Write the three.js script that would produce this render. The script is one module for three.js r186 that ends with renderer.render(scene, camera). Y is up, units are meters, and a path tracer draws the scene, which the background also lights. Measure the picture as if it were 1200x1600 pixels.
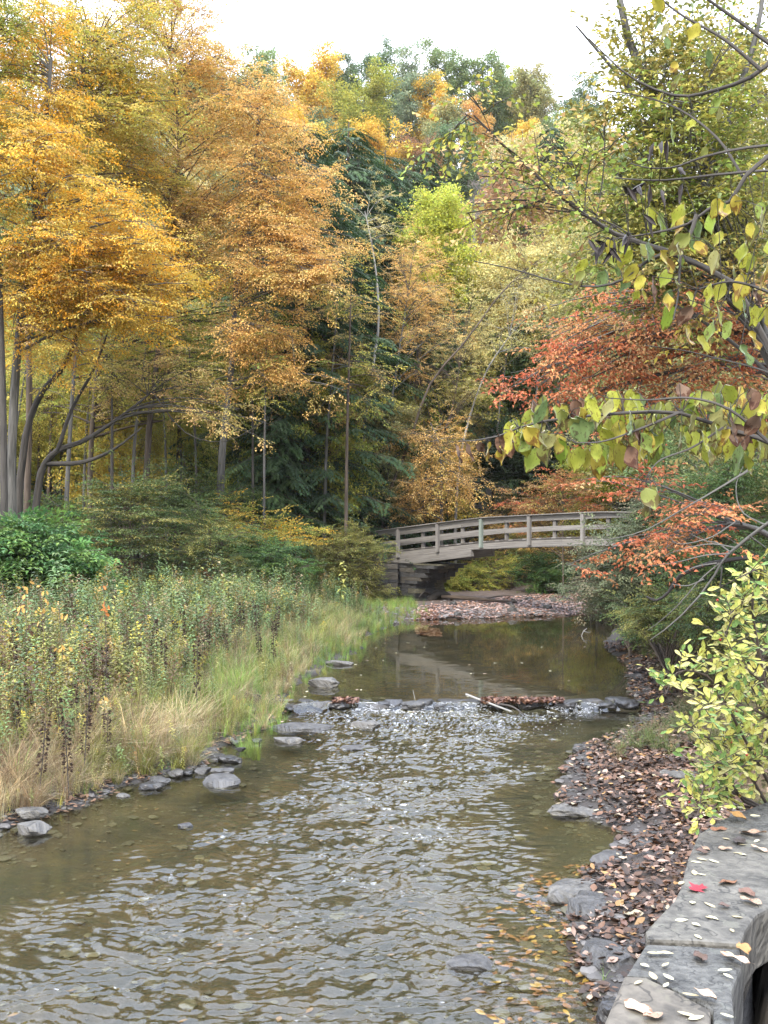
import * as THREE from 'three';
import { mergeGeometries } from 'three/addons/utils/BufferGeometryUtils.js';
import { createNoise2D, createNoise3D } from 'simplex-noise';

// ------------------------------------------------------------------ camera, sky, sun, exposure
const F = 1570, HX = 600, HY = 823, EYE = 3.2;            // focal length and horizon in photo pixels, eye height above the stream
const scene = new THREE.Scene();
const camera = new THREE.PerspectiveCamera(2 * Math.atan(800 / F) * 180 / Math.PI, 0.75, 0.1, 1200);
camera.position.set(0, EYE, 0);
camera.setViewOffset(1200, 1600, 0, 800 - HY, 1200, 1600);
const renderer = new THREE.WebGLRenderer();
renderer.toneMapping = THREE.LinearToneMapping;
renderer.toneMappingExposure = 3.8;
renderer.shadowMap.enabled = true;
{
  const w = 64, h = 32, a = new Float32Array(w * h * 4);
  for (let j = 0; j < h; j++) for (let i = 0; i < w; i++) {
    const up = Math.max(0, Math.sin(((j + .5) / h - .5) * Math.PI)), k = (j * w + i) * 4;
    const l = .46 + 1.2 * up;                                // overcast sky: brighter towards the zenith, a little bluer overhead
    a[k] = l * (1 - .2 * up); a[k + 1] = l * (1 - .07 * up); a[k + 2] = l * (1.02 + .2 * up); a[k + 3] = 1;
  }
  const t = new THREE.DataTexture(a, w, h, THREE.RGBAFormat, THREE.FloatType);
  t.mapping = THREE.EquirectangularReflectionMapping; t.magFilter = THREE.LinearFilter; t.needsUpdate = true;
  scene.background = t; scene.environment = t;
}
const sun = new THREE.DirectionalLight(new THREE.Color(1, .93, .80), 1.5);
sun.position.set(-22, 60, 30); sun.target.position.set(0, 0, -25);
sun.castShadow = true; sun.shadow.radius = 24; sun.shadow.mapSize.set(4096, 4096);
Object.assign(sun.shadow.camera, { left: -80, right: 80, top: 80, bottom: -80, near: 1, far: 300 });
scene.add(sun, sun.target);

// ------------------------------------------------------------------ helpers
function rngOf(s) { let a = s >>> 0; return () => { a = (a + 0x6D2B79F5) | 0; let t = Math.imul(a ^ (a >>> 15), 1 | a); t = (t + Math.imul(t ^ (t >>> 7), 61 | t)) ^ t; return ((t ^ (t >>> 14)) >>> 0) / 4294967296; }; }
const n2 = createNoise2D(rngOf(7)), n3 = createNoise3D(rngOf(8));
const V = (x, y, z) => new THREE.Vector3(x, y, z);
const col = (r, g, b) => new THREE.Color().setRGB(r, g, b);
const clamp = (x, a, b) => Math.min(b, Math.max(a, x)), lerp = (a, b, t) => a + (b - a) * t;
const sstep = (a, b, x) => { const t = clamp((x - a) / (b - a), 0, 1); return t * t * (3 - 2 * t); };
const P = (px, py, d) => V((px - HX) / F * d, EYE - (py - HY) / F * d, -d);      // photo pixel at depth d
const depthAt = (py, lvl = 0) => F * (EYE - lvl) / (py - HY);
const G = (px, py, lvl = 0) => P(px, py, depthAt(py, lvl));                        // photo pixel on a level surface
const pickOf = (r, a) => a[Math.min(a.length - 1, Math.floor(r() * a.length))];
const UPV = V(0, 1, 0);
function lin(table) { return (x) => { if (x <= table[0][0]) return table[0][1]; for (let i = 1; i < table.length; i++) if (x <= table[i][0]) { const [a, b] = [table[i - 1], table[i]]; return lerp(a[1], b[1], (x - a[0]) / (b[0] - a[0])); } return table[table.length - 1][1]; }; }
const counts = {};
function numbered(name) { const n = counts[name] = (counts[name] ?? -1) + 1; return n ? name + '_' + String(n).padStart(3, '0') : name; }
function tag(o, label, category, group) { o.userData.label = label; o.userData.category = category; if (group) o.userData.group = group; return o; }
function shade(o) { o.traverse((m) => { if (m.isMesh) { m.castShadow = true; m.receiveShadow = true; } }); return o; }
function top(o, name, label, category, group) { o.name = numbered(name); if (label) tag(o, label, category, group); scene.add(shade(o)); return o; }
function structure(name, geo, mat) { const m = new THREE.Mesh(geo, mat); m.name = numbered(name); m.userData.kind = 'structure'; scene.add(shade(m)); return m; }
function part(parent, name, geo, mat) { const m = new THREE.Mesh(geo, mat); m.name = name; parent.add(m); return m; }
function basisQuat(dir, up) { const x = dir.clone().normalize(), z = x.clone().cross(up).normalize(); if (z.lengthSq() < .1) z.set(0, 0, 1); const y = z.clone().cross(x); return new THREE.Quaternion().setFromRotationMatrix(new THREE.Matrix4().makeBasis(x, y, z)); }

class GB {                                                   // collects triangles with vertex colours and uvs
  constructor() { this.p = []; this.c = []; this.u = []; this.i = []; }
  v(a, c, u = 0, w = 0) { this.p.push(a.x, a.y, a.z); this.c.push(c.r, c.g, c.b); this.u.push(u, w); return this.p.length / 3 - 1; }
  tri(a, b, c) { this.i.push(a, b, c); }
  quad(a, b, c, d) { this.i.push(a, b, c, a, c, d); }
  build() {
    const g = new THREE.BufferGeometry();
    g.setAttribute('position', new THREE.Float32BufferAttribute(this.p, 3)); g.setAttribute('color', new THREE.Float32BufferAttribute(this.c, 3)); g.setAttribute('uv', new THREE.Float32BufferAttribute(this.u, 2));
    g.setIndex(this.i); g.computeVertexNormals(); return g;
  }
}
const WHITE = col(1, 1, 1);
function tube(gb, pts, r0, r1, radial = 5, c = WHITE, wob = 0, cap = false) {     // tapered tube along points
  const N = pts.length, t = V(), nrm = V(), bin = V(); let len = 0; const rows = [];
  let ref = Math.abs(pts[N - 1].clone().sub(pts[0]).normalize().y) > .9 ? V(1, 0, 0) : V(0, 1, 0);
  for (let k = 0; k < N; k++) {
    t.copy(pts[Math.min(N - 1, k + 1)]).sub(pts[Math.max(0, k - 1)]).normalize();
    bin.copy(t).cross(ref).normalize(); nrm.copy(bin).cross(t).normalize(); ref = nrm.clone();
    if (k) len += pts[k].distanceTo(pts[k - 1]);
    const r = lerp(r0, r1, k / (N - 1)), row = [];
    for (let j = 0; j <= radial; j++) {
      const a = j / radial * Math.PI * 2, rr = r * (1 + wob * n3(Math.cos(a) * 1.5 + pts[0].x, Math.sin(a) * 1.5 + pts[0].z, len * 1.5));
      row.push(gb.v(pts[k].clone().addScaledVector(nrm, Math.cos(a) * rr).addScaledVector(bin, Math.sin(a) * rr), c, j / radial * Math.max(.1, r0 * 6), len));
    }
    rows.push(row);
  }
  for (let k = 0; k < N - 1; k++) for (let j = 0; j < radial; j++) gb.quad(rows[k][j], rows[k][j + 1], rows[k + 1][j + 1], rows[k + 1][j]);
  if (cap) for (const k of [0, N - 1]) { const m = gb.v(pts[k], c); for (let j = 0; j < radial; j++) k ? gb.tri(rows[k][j], rows[k][j + 1], m) : gb.tri(rows[k][j + 1], rows[k][j], m); }
}
const bez = (a, b, c, n) => Array.from({ length: n + 1 }, (_, k) => { const t = k / n; return V(0, 0, 0).addScaledVector(a, (1 - t) ** 2).addScaledVector(b, 2 * t * (1 - t)).addScaledVector(c, t * t); });
function smooth(pts, n) { const c = new THREE.CatmullRomCurve3(pts, false, 'centripetal'); return c.getPoints(n); }
class Inst {
  constructor() { this.m = []; this.c = []; }
  add(pos, quat, s, c) { const m = new THREE.Matrix4().compose(pos, quat, s.isVector3 ? s : V(s, s, s)); this.m.push(m); this.c.push(c); }
  build(geo, mat, name, kind) {
    const o = new THREE.InstancedMesh(geo, mat, this.m.length); o.name = name; if (kind) o.userData.kind = kind;
    this.m.forEach((m, k) => { o.setMatrixAt(k, m); o.setColorAt(k, this.c[k]); });
    return o;
  }
}
function stuff(inst, geo, mat, name, label, category) { const o = inst.build(geo, mat, numbered(name), 'stuff'); tag(o, label, category); scene.add(shade(o)); return o; }

// ------------------------------------------------------------------ textures
function tileNoise(size, cells, seed, stretch = [1, 1]) {    // tileable value noise, 0..1
  const r = rngOf(seed), cx = cells * stretch[0], cy = cells * stretch[1], g = Float32Array.from({ length: cx * cy }, r), o = new Float32Array(size * size);
  for (let j = 0; j < size; j++) for (let i = 0; i < size; i++) {
    const x = i / size * cx, y = j / size * cy, x0 = Math.floor(x), y0 = Math.floor(y), u = x - x0, v = y - y0, a = u * u * (3 - 2 * u), b = v * v * (3 - 2 * v), at = (p, q) => g[(q % cy) * cx + (p % cx)];
    o[j * size + i] = lerp(lerp(at(x0, y0), at(x0 + 1, y0), a), lerp(at(x0, y0 + 1), at(x0 + 1, y0 + 1), a), b);
  }
  return o;
}
function fbm(size, cells, oct, seed, stretch) { const o = new Float32Array(size * size); let amp = 1, tot = 0; for (let k = 0; k < oct; k++) { const n = tileNoise(size, cells << k, seed + k * 17, stretch); for (let q = 0; q < o.length; q++) o[q] += n[q] * amp; tot += amp; amp *= .55; } for (let q = 0; q < o.length; q++) o[q] /= tot; return o; }
function texFrom(size, f, srgb = false) {
  const a = new Uint8Array(size * size * 4);
  for (let q = 0; q < size * size; q++) { const [r, g, b] = f(q, q % size, Math.floor(q / size)); a[q * 4] = clamp(r, 0, 1) * 255; a[q * 4 + 1] = clamp(g, 0, 1) * 255; a[q * 4 + 2] = clamp(b, 0, 1) * 255; a[q * 4 + 3] = 255; }
  const t = new THREE.DataTexture(a, size, size); t.wrapS = t.wrapT = THREE.RepeatWrapping; t.magFilter = THREE.LinearFilter; t.minFilter = THREE.LinearMipmapLinearFilter; if (srgb) t.colorSpace = THREE.SRGBColorSpace; t.needsUpdate = true; return t;
}
const grey = (n, lo, hi) => (q) => { const v = lo + (hi - lo) * n[q]; return [v, v, v]; };
const nA = fbm(512, 6, 6, 11), nB = fbm(512, 10, 5, 23), nBark = fbm(256, 4, 5, 31, [4, 1]), nWood = fbm(512, 2, 6, 41, [1, 24]);
const rep = (t, x, y = x) => { const c = t.clone(); c.repeat.set(x, y); c.needsUpdate = true; return c; };
const tGround = texFrom(512, (q) => { const v = .35 + .75 * (nA[q] * .5 + nB[q] * .5), w = nB[(q * 7 + 913) % nB.length] - .5; return [v + w * .12, v, v - w * .08]; });
const tBumpA = texFrom(512, grey(nA, 0, 1));
const tBark = texFrom(256, (q) => { const v = clamp(.05 + 1.35 * nBark[q], 0, 1); return [v, v * .985, v * .96]; });
const tBarkB = texFrom(256, grey(nBark, 0, 1));
const tWood = texFrom(512, (q) => { const g = nWood[q], s = nA[q]; const v = clamp(.12 + 1.35 * g - .45 * Math.max(0, s - .55), 0, 1); return [v, v * .985, v * .955]; });
const tWoodB = texFrom(512, grey(nWood, 0, 1));
const tStone = texFrom(512, (q) => { const v = clamp(.18 + 1.75 * (nA[q] * .6 + nB[q] * .4 - .25), 0, 1), w = (nB[(q * 3 + 77) % nB.length] - .5) * .14; return [v + w, v + w * .6, v - w * .3]; });
const nC = fbm(512, 26, 3, 53), nD = fbm(512, 3, 5, 57);
const tCoping = texFrom(512, (q) => { const stain = sstep(.5, .68, nD[q]), lich = sstep(.60, .66, nB[q]) * sstep(.45, .6, nC[q]), v = clamp((.30 + .75 * (nA[q] - .2) + .55 * (nC[q] - .5)) * (1 - .38 * stain), 0, 1), crack = Math.abs(nD[(q * 1 + 131072) % nD.length] - .5) < .006 ? .45 : 1; return [lerp(v * 1.02, .72, lich * .55) * crack, lerp(v, .74, lich * .55) * crack, lerp(v * .96, .66, lich * .55) * crack]; });
const tCopingB = texFrom(512, (q) => { const v = nA[q] * .55 + nC[q] * .45; return [v, v, v]; });
const leafTex = [0, 1, 2].map((k) => {                       // veins, insect spots and browned patches of a big leaf (u across, v along)
  const a = fbm(128, 3, 4, 60 + k), b = fbm(128, 12, 3, 80 + k);
  return texFrom(128, (q, i, j) => {
    const u = Math.abs(i / 127 - .5) * 2, v = j / 127, vein = Math.max(1 - Math.abs(u) * 18, .7 * (1 - Math.abs(((v * 9 - u * 2.2) % 1 + 1) % 1 - .5) * 14));
    const br = sstep(.64 - .07 * k, .74 - .07 * k, a[q] + .16 * (u - .5)) , sp = sstep(.70, .76, b[q]);
    let c = [.92, .95, .9]; if (vein > 0) c = c.map((x) => x * (1 - .16 * vein));
    c = c.map((x, n) => lerp(x * (.85 + .3 * a[q]), [.34, .19, .10][n], clamp(br * .85 + sp * .7, 0, 1)));
    return c;
  });
});

// ------------------------------------------------------------------ materials
const std = (o) => new THREE.MeshStandardMaterial(o);
const leafMat = (r, g, b, tr = .38) => new THREE.MeshPhysicalMaterial({ color: col(r, g, b), vertexColors: true, roughness: 1, transmission: tr, thickness: 0, side: THREE.DoubleSide, specularIntensity: .35 });
const barkMat = (r, g, b) => std({ color: col(r, g, b), map: rep(tBark, 1, .5), bumpMap: rep(tBarkB, 1, .5), bumpScale: .02, roughness: .95 });
const M = {
  barkGrey: barkMat(0.116, 0.112, 0.103), barkDark: barkMat(0.063, 0.056, 0.049), barkPale: barkMat(0.300, 0.294, 0.276), barkBrown: barkMat(0.098, 0.075, 0.058),
  wood: std({ color: col(0.253, 0.242, 0.231), map: tWood, bumpMap: tWoodB, bumpScale: .004, roughness: .9 }),
  woodGreen: std({ color: col(0.216, 0.252, 0.222), map: tWood, bumpMap: tWoodB, bumpScale: .004, roughness: .9 }),
  woodDark: std({ color: col(0.102, 0.090, 0.081), map: tWood, roughness: .95 }),
  coping: std({ color: col(0.158, 0.147, 0.125), map: rep(tCoping, 1.1), bumpMap: rep(tCopingB, 1.1), bumpScale: .03, roughness: .72 }),
  copingWarm: std({ color: col(0.180, 0.158, 0.127), map: rep(tCoping, .8), bumpMap: rep(tCopingB, .8), bumpScale: .03, roughness: .75 }),
  copingBlue: std({ color: col(0.124, 0.122, 0.112), map: rep(tCoping, 1.6), bumpMap: rep(tCopingB, 1.6), bumpScale: .035, roughness: .7 }),
  stonePale: std({ color: col(0.144, 0.134, 0.118), map: rep(tStone, 1), bumpMap: rep(tBumpA, 2), bumpScale: .035, roughness: .7 }),
  stoneGrey: std({ color: col(0.095, 0.090, 0.084), map: rep(tStone, 1.4), bumpMap: rep(tBumpA, 2), bumpScale: .035, roughness: .55 }),
  stoneDark: std({ color: col(0.045, 0.043, 0.042), map: rep(tStone, 1.4), bumpMap: rep(tBumpA, 2), bumpScale: .02, roughness: .38 }),
  pierA: std({ color: col(0.120, 0.105, 0.084), map: rep(tStone, 1), bumpMap: rep(tBumpA, 2), bumpScale: .02, roughness: .9 }),
  pierB: std({ color: col(0.078, 0.075, 0.072), map: rep(tStone, 1.3), bumpMap: rep(tBumpA, 2), bumpScale: .02, roughness: .85 }),
  pierC: std({ color: col(0.156, 0.141, 0.090), map: rep(tStone, .9), bumpMap: rep(tBumpA, 2), bumpScale: .02, roughness: .9 }),
};

// ------------------------------------------------------------------ the lie of the land
const LVL = .14, DAM = depthAt(1104, .07);                  // pool level above the stream, depth of the stone dam
const edge = (list) => lin(list.map(([px, py, l = 0]) => { const g = G(px, py, l); return [-g.z, g.x]; }).sort((a, b) => a[0] - b[0]));
const L = LVL, XL0 = edge([[-260, 1600], [-60, 1345], [0, 1292], [110, 1262], [200, 1228], [290, 1205], [350, 1172], [415, 1130], [440, 1096, L], [450, 1075, L], [480, 1060, L], [530, 1030, L], [575, 1012, L], [555, 1000, L], [590, 985, L], [640, 969, L], [760, 966, L], [880, 962, L], [930, 955, L], [1000, 945, L], [1100, 935, L]]);
const XL = (d) => XL0(d) + (.16 * n2(d * .9, 2.2) + .07 * n2(d * 3.1, 5)) * sstep(8, 10, d), XR0 = edge([[820, 2000], [925, 1640], [932, 1580], [910, 1500], [900, 1450], [885, 1400], [950, 1345], [975, 1300], [872, 1262], [880, 1215], [905, 1170], [1000, 1135], [1000, 1100, L], [985, 1075, L], [985, 1040, L], [945, 1012, L], [958, 985, L], [985, 968, L], [1060, 955, L], [1250, 938, L]]);
const XR = (d) => XR0(d) + .08 * n2(d * 2.1, 9) + .05 * n2(d * 5, 13);
const wallLine = lin([[0, -.73], [2, .18], [3.23, .71], [3.95, 1.03], [4.5, 1.33], [5.2, 1.6], [6.2, 2.05], [8, 3.1]]);
function level(d) { return LVL * sstep(DAM - .05, DAM + .12, d); }
function hill(x, d) {
  const u = x / Math.max(d, 20), ridge = 1 - .34 * sstep(.14, .34, u) - .05 * sstep(-.1, -.3, u);
  const up = Math.max(0, d - 48), y = (up < 12 ? up * up / 24 * .57 : (up - 6) * .57);
  return (Math.min(y, 60 + (y - 60) * .12) > 60 ? 60 + (y - 60) * .12 : y) * ridge + n2(x * .05, d * .05) * Math.min(1.6, up * .05);
}
function ground(x, d) {
  const xl = XL(d), xr = XR(d), l = level(d), n = n2(x * 1.3, d * 1.3) * .03 + n2(x * 4, d * 4) * .015;
  let h;
  if (d > 46) { h = l + .5 + n; }
  else if (x > xl && x < xr) { const s = Math.min(x - xl, xr - x), deep = d > DAM ? .42 : .3; h = l + .015 - .05 * Math.min(1, s / .12) - deep * (1 - Math.exp(-s / 1.1)) + n * .8 * Math.min(1, s * 2); }
  else if (x <= xl) { const s = xl - x, bar = sstep(30, 33, d); h = l + .015 + lerp(.55, .30, bar) * (1 - Math.exp(-s / 2.6)) + n * Math.min(1, s * 3) ; }
  else { const s = x - xr; h = l + .015 + .22 * (1 - Math.exp(-s / .7)) + n * 1.3 * Math.min(1, s * 3) + Math.min(14, Math.max(0, s - 1.6) * .30) * sstep(7.5, 11, d) + Math.min(40, Math.max(0, s - 8) * .25); }
  if (d < 9 && x > 0 - .75) {                                // raised path behind the wall
    const s = x - wallLine(d), back = 1.52 - 1.5 * Math.exp(-(((x - 1.6) / .36) ** 2) - ((d - 3.75) / .62) ** 2) * (x > .8 ? 1 : 0);
    h = lerp(h, back, sstep(.18, .42, s) * sstep(8.6, 6.6, d));
    if (d < 2.4) h = lerp(h, 1.55, sstep(.05, .3, s));
  }
  return h + hill(x, d);
}
const flowMid = lin([[4, -2.4], [6.5, -1.0], [8, -.95], [11, -.3], [14, .5], [17, .75], [19, .9]]), flowHalf = lin([[4, 3.6], [6.5, 2.6], [8, 2.35], [11, 1.8], [14, 1.9], [17, 2.4], [19, 2.5]]);
const onGround = (x, d, up = 0) => V(x, ground(x, d) + up, -d);
{
  const axis = (a, b, fine, lo, hi, grow) => { const r = [lo]; let s = fine, x = lo; while (x < hi) { s = x < b && x >= a ? fine : s * grow; x += Math.max(fine, Math.min(s, 9)); r.push(x); } return r; };
  const xp = axis(0, 6.5, .085, 0, 150, 1.07), xs = [...xp.slice(1).map((x) => -x).reverse(), ...xp], dn = axis(0, 22, .085, 0, 300, 1.035), dsn = [-30, -18, -10, -6, -3, -1.5, ...dn];
  const gb = new GB(), id = [], c = col(0, 0, 0);
  const bed = col(.046, .035, .015), bedDark = col(.015, .016, .007), shore = col(.052, .046, .042), soil = col(.075, .06, .032), litter = col(.11, .062, .034), floor = col(.065, .05, .028), slope = col(.075, .062, .042), bar = col(.17, .125, .108), path = col(.09, .08, .07);
  for (const d of dsn) for (const x of xs) {
    const h = ground(x, d), xl = XL(d), xr = XR(d), m = .5 + .5 * n2(x * .9, d * .9), m2 = .5 + .5 * n2(x * 3.1 + 9, d * 3.1);
    if (d > 46) c.copy(floor).lerp(slope, sstep(48, 70, d)).lerp(litter, .5 * m);
    else if (x > xl && x < xr) c.copy(bed).lerp(bedDark, .75 * sstep(.4, .62, m * .6 + m2 * .4)).lerp(shore, .35 * m2 * sstep(.5, .1, Math.min(x - xl, xr - x)));
    else if (x <= xl) { c.copy(shore).lerp(soil, sstep(.3, 1.2, xl - x)); if (d > 31) c.lerp(bar, sstep(31, 33, d) * sstep(-4.2, -1.5, x - (d - 36) * .1) * (.6 + .4 * m)); c.lerp(floor, .6 * sstep(30, 38, d) * sstep(-3, -5, x)); }
    else c.copy(shore).lerp(litter, .55 * sstep(.4, 1.6, x - xr) + .3 * m2 * sstep(.1, .6, x - xr));
    if (d < 9 && x > wallLine(d) + .2) c.copy(path);
    id.push(gb.v(V(x, h, -d), c, x * .55, d * .55));
  }
  const W = xs.length;
  for (let j = 0; j < dsn.length - 1; j++) for (let i = 0; i < W - 1; i++) gb.quad(id[j * W + i], id[j * W + i + 1], id[(j + 1) * W + i + 1], id[(j + 1) * W + i]);
  structure('ground', gb.build(), std({ vertexColors: true, map: tGround, bumpMap: rep(tBumpA, 2.3), bumpScale: .03, roughness: .95 }));
}

// ------------------------------------------------------------------ water
function waterY(x, d) {
  const damAt = DAM + .09 * n2(x * 1.4, 3) + .05 * n2(x * 5, 8), l = LVL * sstep(damAt - .24, damAt + .10, d);
  const off = Math.abs(x - flowMid(d)) / flowHalf(d), run = Math.max(.04, sstep(1.12, .5, off + .22 * n2(x * .9, d * .5))) * (d < DAM ? 1 : .05 * sstep(27, 17, d) + .016), rap = sstep(DAM - 4.2, DAM - .5, d) * sstep(DAM + .02, DAM - .15, d);
  const wx = x + .10 * n2(x * 1.1, d * 1.1), q = d + .28 * x + .12 * n2(x * .9 + 4, d * 1.3), hgh = lerp(1, 1.25, rap);
  const w = .0150 * n2(wx / .30, q / .13) + .0115 * n2(wx / .16 + 5, q / .072 + 3) + .0050 * (1 - 2 * Math.abs(n2(wx / .11, q / .055))) + .014 * n2(x / .8, q / .42) + rap * .013 * n2(x / .085, d / .07);
  return l + run * hgh * w * (1 + .3 * n2(x * .6, d * .6));
}
{
  const mat = new THREE.MeshPhysicalMaterial({ color: col(.84, .82, .68), roughness: .11, transmission: 1, thickness: 0, ior: 1.45, side: THREE.DoubleSide });
  const sheet = (ds, xs, drop) => {
    const gb = new GB(), id = new Map(), at = (i, j) => { const k = j * 4096 + i; if (!id.has(k)) id.set(k, gb.v(V(xs[i], waterY(xs[i], ds[j]) - drop, -ds[j]), WHITE, xs[i], ds[j])); return id.get(k); };
    for (let j = 0; j < ds.length - 1; j++) for (let i = 0; i < xs.length - 1; i++) {
      const x = xs[i], d = ds[j]; if (x < XL(d) - .35 || x > XR(d) + .35 || Math.abs(x) > d * .5 + 2) continue;
      gb.quad(at(i, j), at(i + 1, j), at(i + 1, j + 1), at(i, j + 1));
    }
    return gb.build();
  };
  const range = (a, b, s) => { const r = []; for (let x = a; x < b; x += s(x)) r.push(x); return r; };
  structure('stream_water', sheet(range(4.6, 18.2, (d) => d < 9 ? .0165 : d < 13 ? .022 : .034), range(-5.5, 5.6, () => .03), 0), mat);
  structure('pool_water', sheet(range(18.12, 46, (d) => d < 22 ? .06 : .12), range(-2.5, 22, () => .09), .003), Object.assign(mat.clone(), { roughness: .035 }));
}

// ------------------------------------------------------------------ leaves, sprays and plants (shapes shared by many copies)
const tone = (r, s = .25) => { const k = 1 + (r() - .5) * 2 * s, h = (r() - .5) * .16; return col(k * (1 + h), k, k * (1 - h)); };
function leaf(gb, at, dir, up, len, wid, c, fold = .18, curl = .1) {      // a folded, slightly curled leaf of six triangles
  const x = dir.clone().normalize(), z = x.clone().cross(up).normalize(), y = z.clone().cross(x), f = (a, b, h) => at.clone().addScaledVector(x, a * len).addScaledVector(z, b * wid).addScaledVector(y, h * len);
  const o = gb.v(f(0, 0, 0), c), l = gb.v(f(.45, -.5, fold), c), r = gb.v(f(.45, .5, fold), c), m = gb.v(f(.5, 0, 0), c), t = gb.v(f(1, 0, -curl), c);
  gb.tri(o, m, l); gb.tri(o, r, m); gb.tri(l, m, t); gb.tri(m, r, t);
}
function sprayGeo(seed, { n = 15, len = .55, size = .085, wid = .5, droop = .2, spread = .5, ragged = .35 }) {
  const r = rngOf(seed), gb = new GB(), tw = col(.35, .25, .16);
  for (let b = 0; b < 3; b++) {                              // a twig with two side twigs
    const s0 = b ? .2 + .25 * b : 0, ang = b ? (b === 1 ? .7 : -.75) : 0, L0 = b ? len * .55 : len, o = V(s0 * len, -droop * s0 * s0 * len, 0), dx = V(Math.cos(ang), 0, Math.sin(ang));
    const pt = (t) => o.clone().addScaledVector(dx, t * L0).add(V(0, -droop * t * t * L0, 0));
    const a = pt(0), e = pt(1), w = .004; gb.tri(gb.v(a.clone().add(V(0, 0, w)), tw), gb.v(a.clone().add(V(0, 0, -w)), tw), gb.v(e, tw));
    const m = Math.round(b ? n * .28 : n * .45);
    for (let k = 0; k < m; k++) {
      const t = (k + .5 + (r() - .5) * .6) / m, side = k % 2 ? 1 : -1, d = dx.clone().applyAxisAngle(UPV, side * (.5 + spread * r())).add(V(0, (r() - .65) * 2 * ragged, 0));
      leaf(gb, pt(t).add(V(0, (r() - .5) * .03, 0)), d, V((r() - .5) * 2 * ragged, 1, (r() - .5) * 2 * ragged).normalize(), size * (.7 + .6 * r()), size * wid * (.8 + .4 * r()), tone(r), .08 + .2 * r(), .3 * r());
    }
  }
  return gb.build();
}
function clumpGeo(seed, { n = 26, rad = .55, size = .2, flat = .7 }) {     // a loose ball of leaves for far crowns
  const r = rngOf(seed), gb = new GB();
  for (let k = 0; k < n; k++) {
    const a = V(r() - .5, r() - .5, r() - .5).normalize().multiplyScalar(rad * Math.cbrt(.15 + .85 * r())); a.y *= flat;
    leaf(gb, a, V(r() - .5, (r() - .6) * .7, r() - .5), V((r() - .5) * 1.2, 1, (r() - .5) * 1.2), size * (.7 + .6 * r()), size * .62 * (.7 + .6 * r()), tone(r, .28), .2 * r(), .3 * r());
  }
  return gb.build();
}
function needleGeo(seed, len = .9, wid = .05) {                            // a flat drooping hemlock frond
  const r = rngOf(seed), gb = new GB();
  for (let k = 0; k < 15; k++) {
    const t = k / 15, side = k % 2 ? 1 : -1, o = V(t * len, -.28 * t * t * len, 0), d = V(.75, -.12 - .3 * t - .2 * r(), side * (.9 - .35 * t)), l = len * (.42 - .28 * t) * (.8 + .4 * r());
    leaf(gb, o, d, V((r() - .5) * .6, 1, (r() - .5) * .6), l, wid * (.9 + .6 * r()), tone(r, .3), .05, .15);
    leaf(gb, o.clone().addScaledVector(d, l * .3), d.clone().add(V(.7, 0, -side * .2)), V((r() - .5) * .6, 1, 0), l * .55, wid, tone(r, .3), .05, .15);
  }
  return gb.build();
}
const SPRAY = [1, 2, 3].map((s) => sprayGeo(100 + s, {})), SPRAY_S = [1, 2].map((s) => sprayGeo(120 + s, { size: .06, len: .42, n: 17 })), SPRAY_RED = [1, 2].map((s) => sprayGeo(130 + s, { size: .075, wid: .42, len: .45, n: 13, ragged: .5 }));
const SPRAY_MAPLE = sprayGeo(141, { size: .075, wid: .7, len: .42, n: 7, ragged: .6, droop: .3 }), SPRAY_BIG = sprayGeo(151, { size: .16, wid: .45, len: .6, n: 15, ragged: .35, droop: .45 });
const CLUMP = [1, 2, 3].map((s) => clumpGeo(200 + s, {})), CLUMP_M = [1, 2].map((s) => clumpGeo(210 + s, { n: 24, rad: .42, size: .115 })), FROND = [1, 2].map((s) => needleGeo(220 + s)), FROND_FAR = needleGeo(230, 1.5, .13);

// ------------------------------------------------------------------ trees
function spotsIn(r, lobe, n, min = .25) {                                  // points spread through an ellipsoid
  const o = []; let guard = 0;
  while (o.length < n && guard++ < n * 20) {
    const v = V(r() * 2 - 1, r() * 2 - 1, r() * 2 - 1), q = v.length(); if (q > 1 || q < min) continue; v.multiplyScalar(1 + .35 * r() * r());
    o.push(V(lobe.c.x + v.x * lobe.r.x, lobe.c.y + v.y * lobe.r.y, lobe.c.z + v.z * lobe.r.z));
  }
  return o;
}
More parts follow.
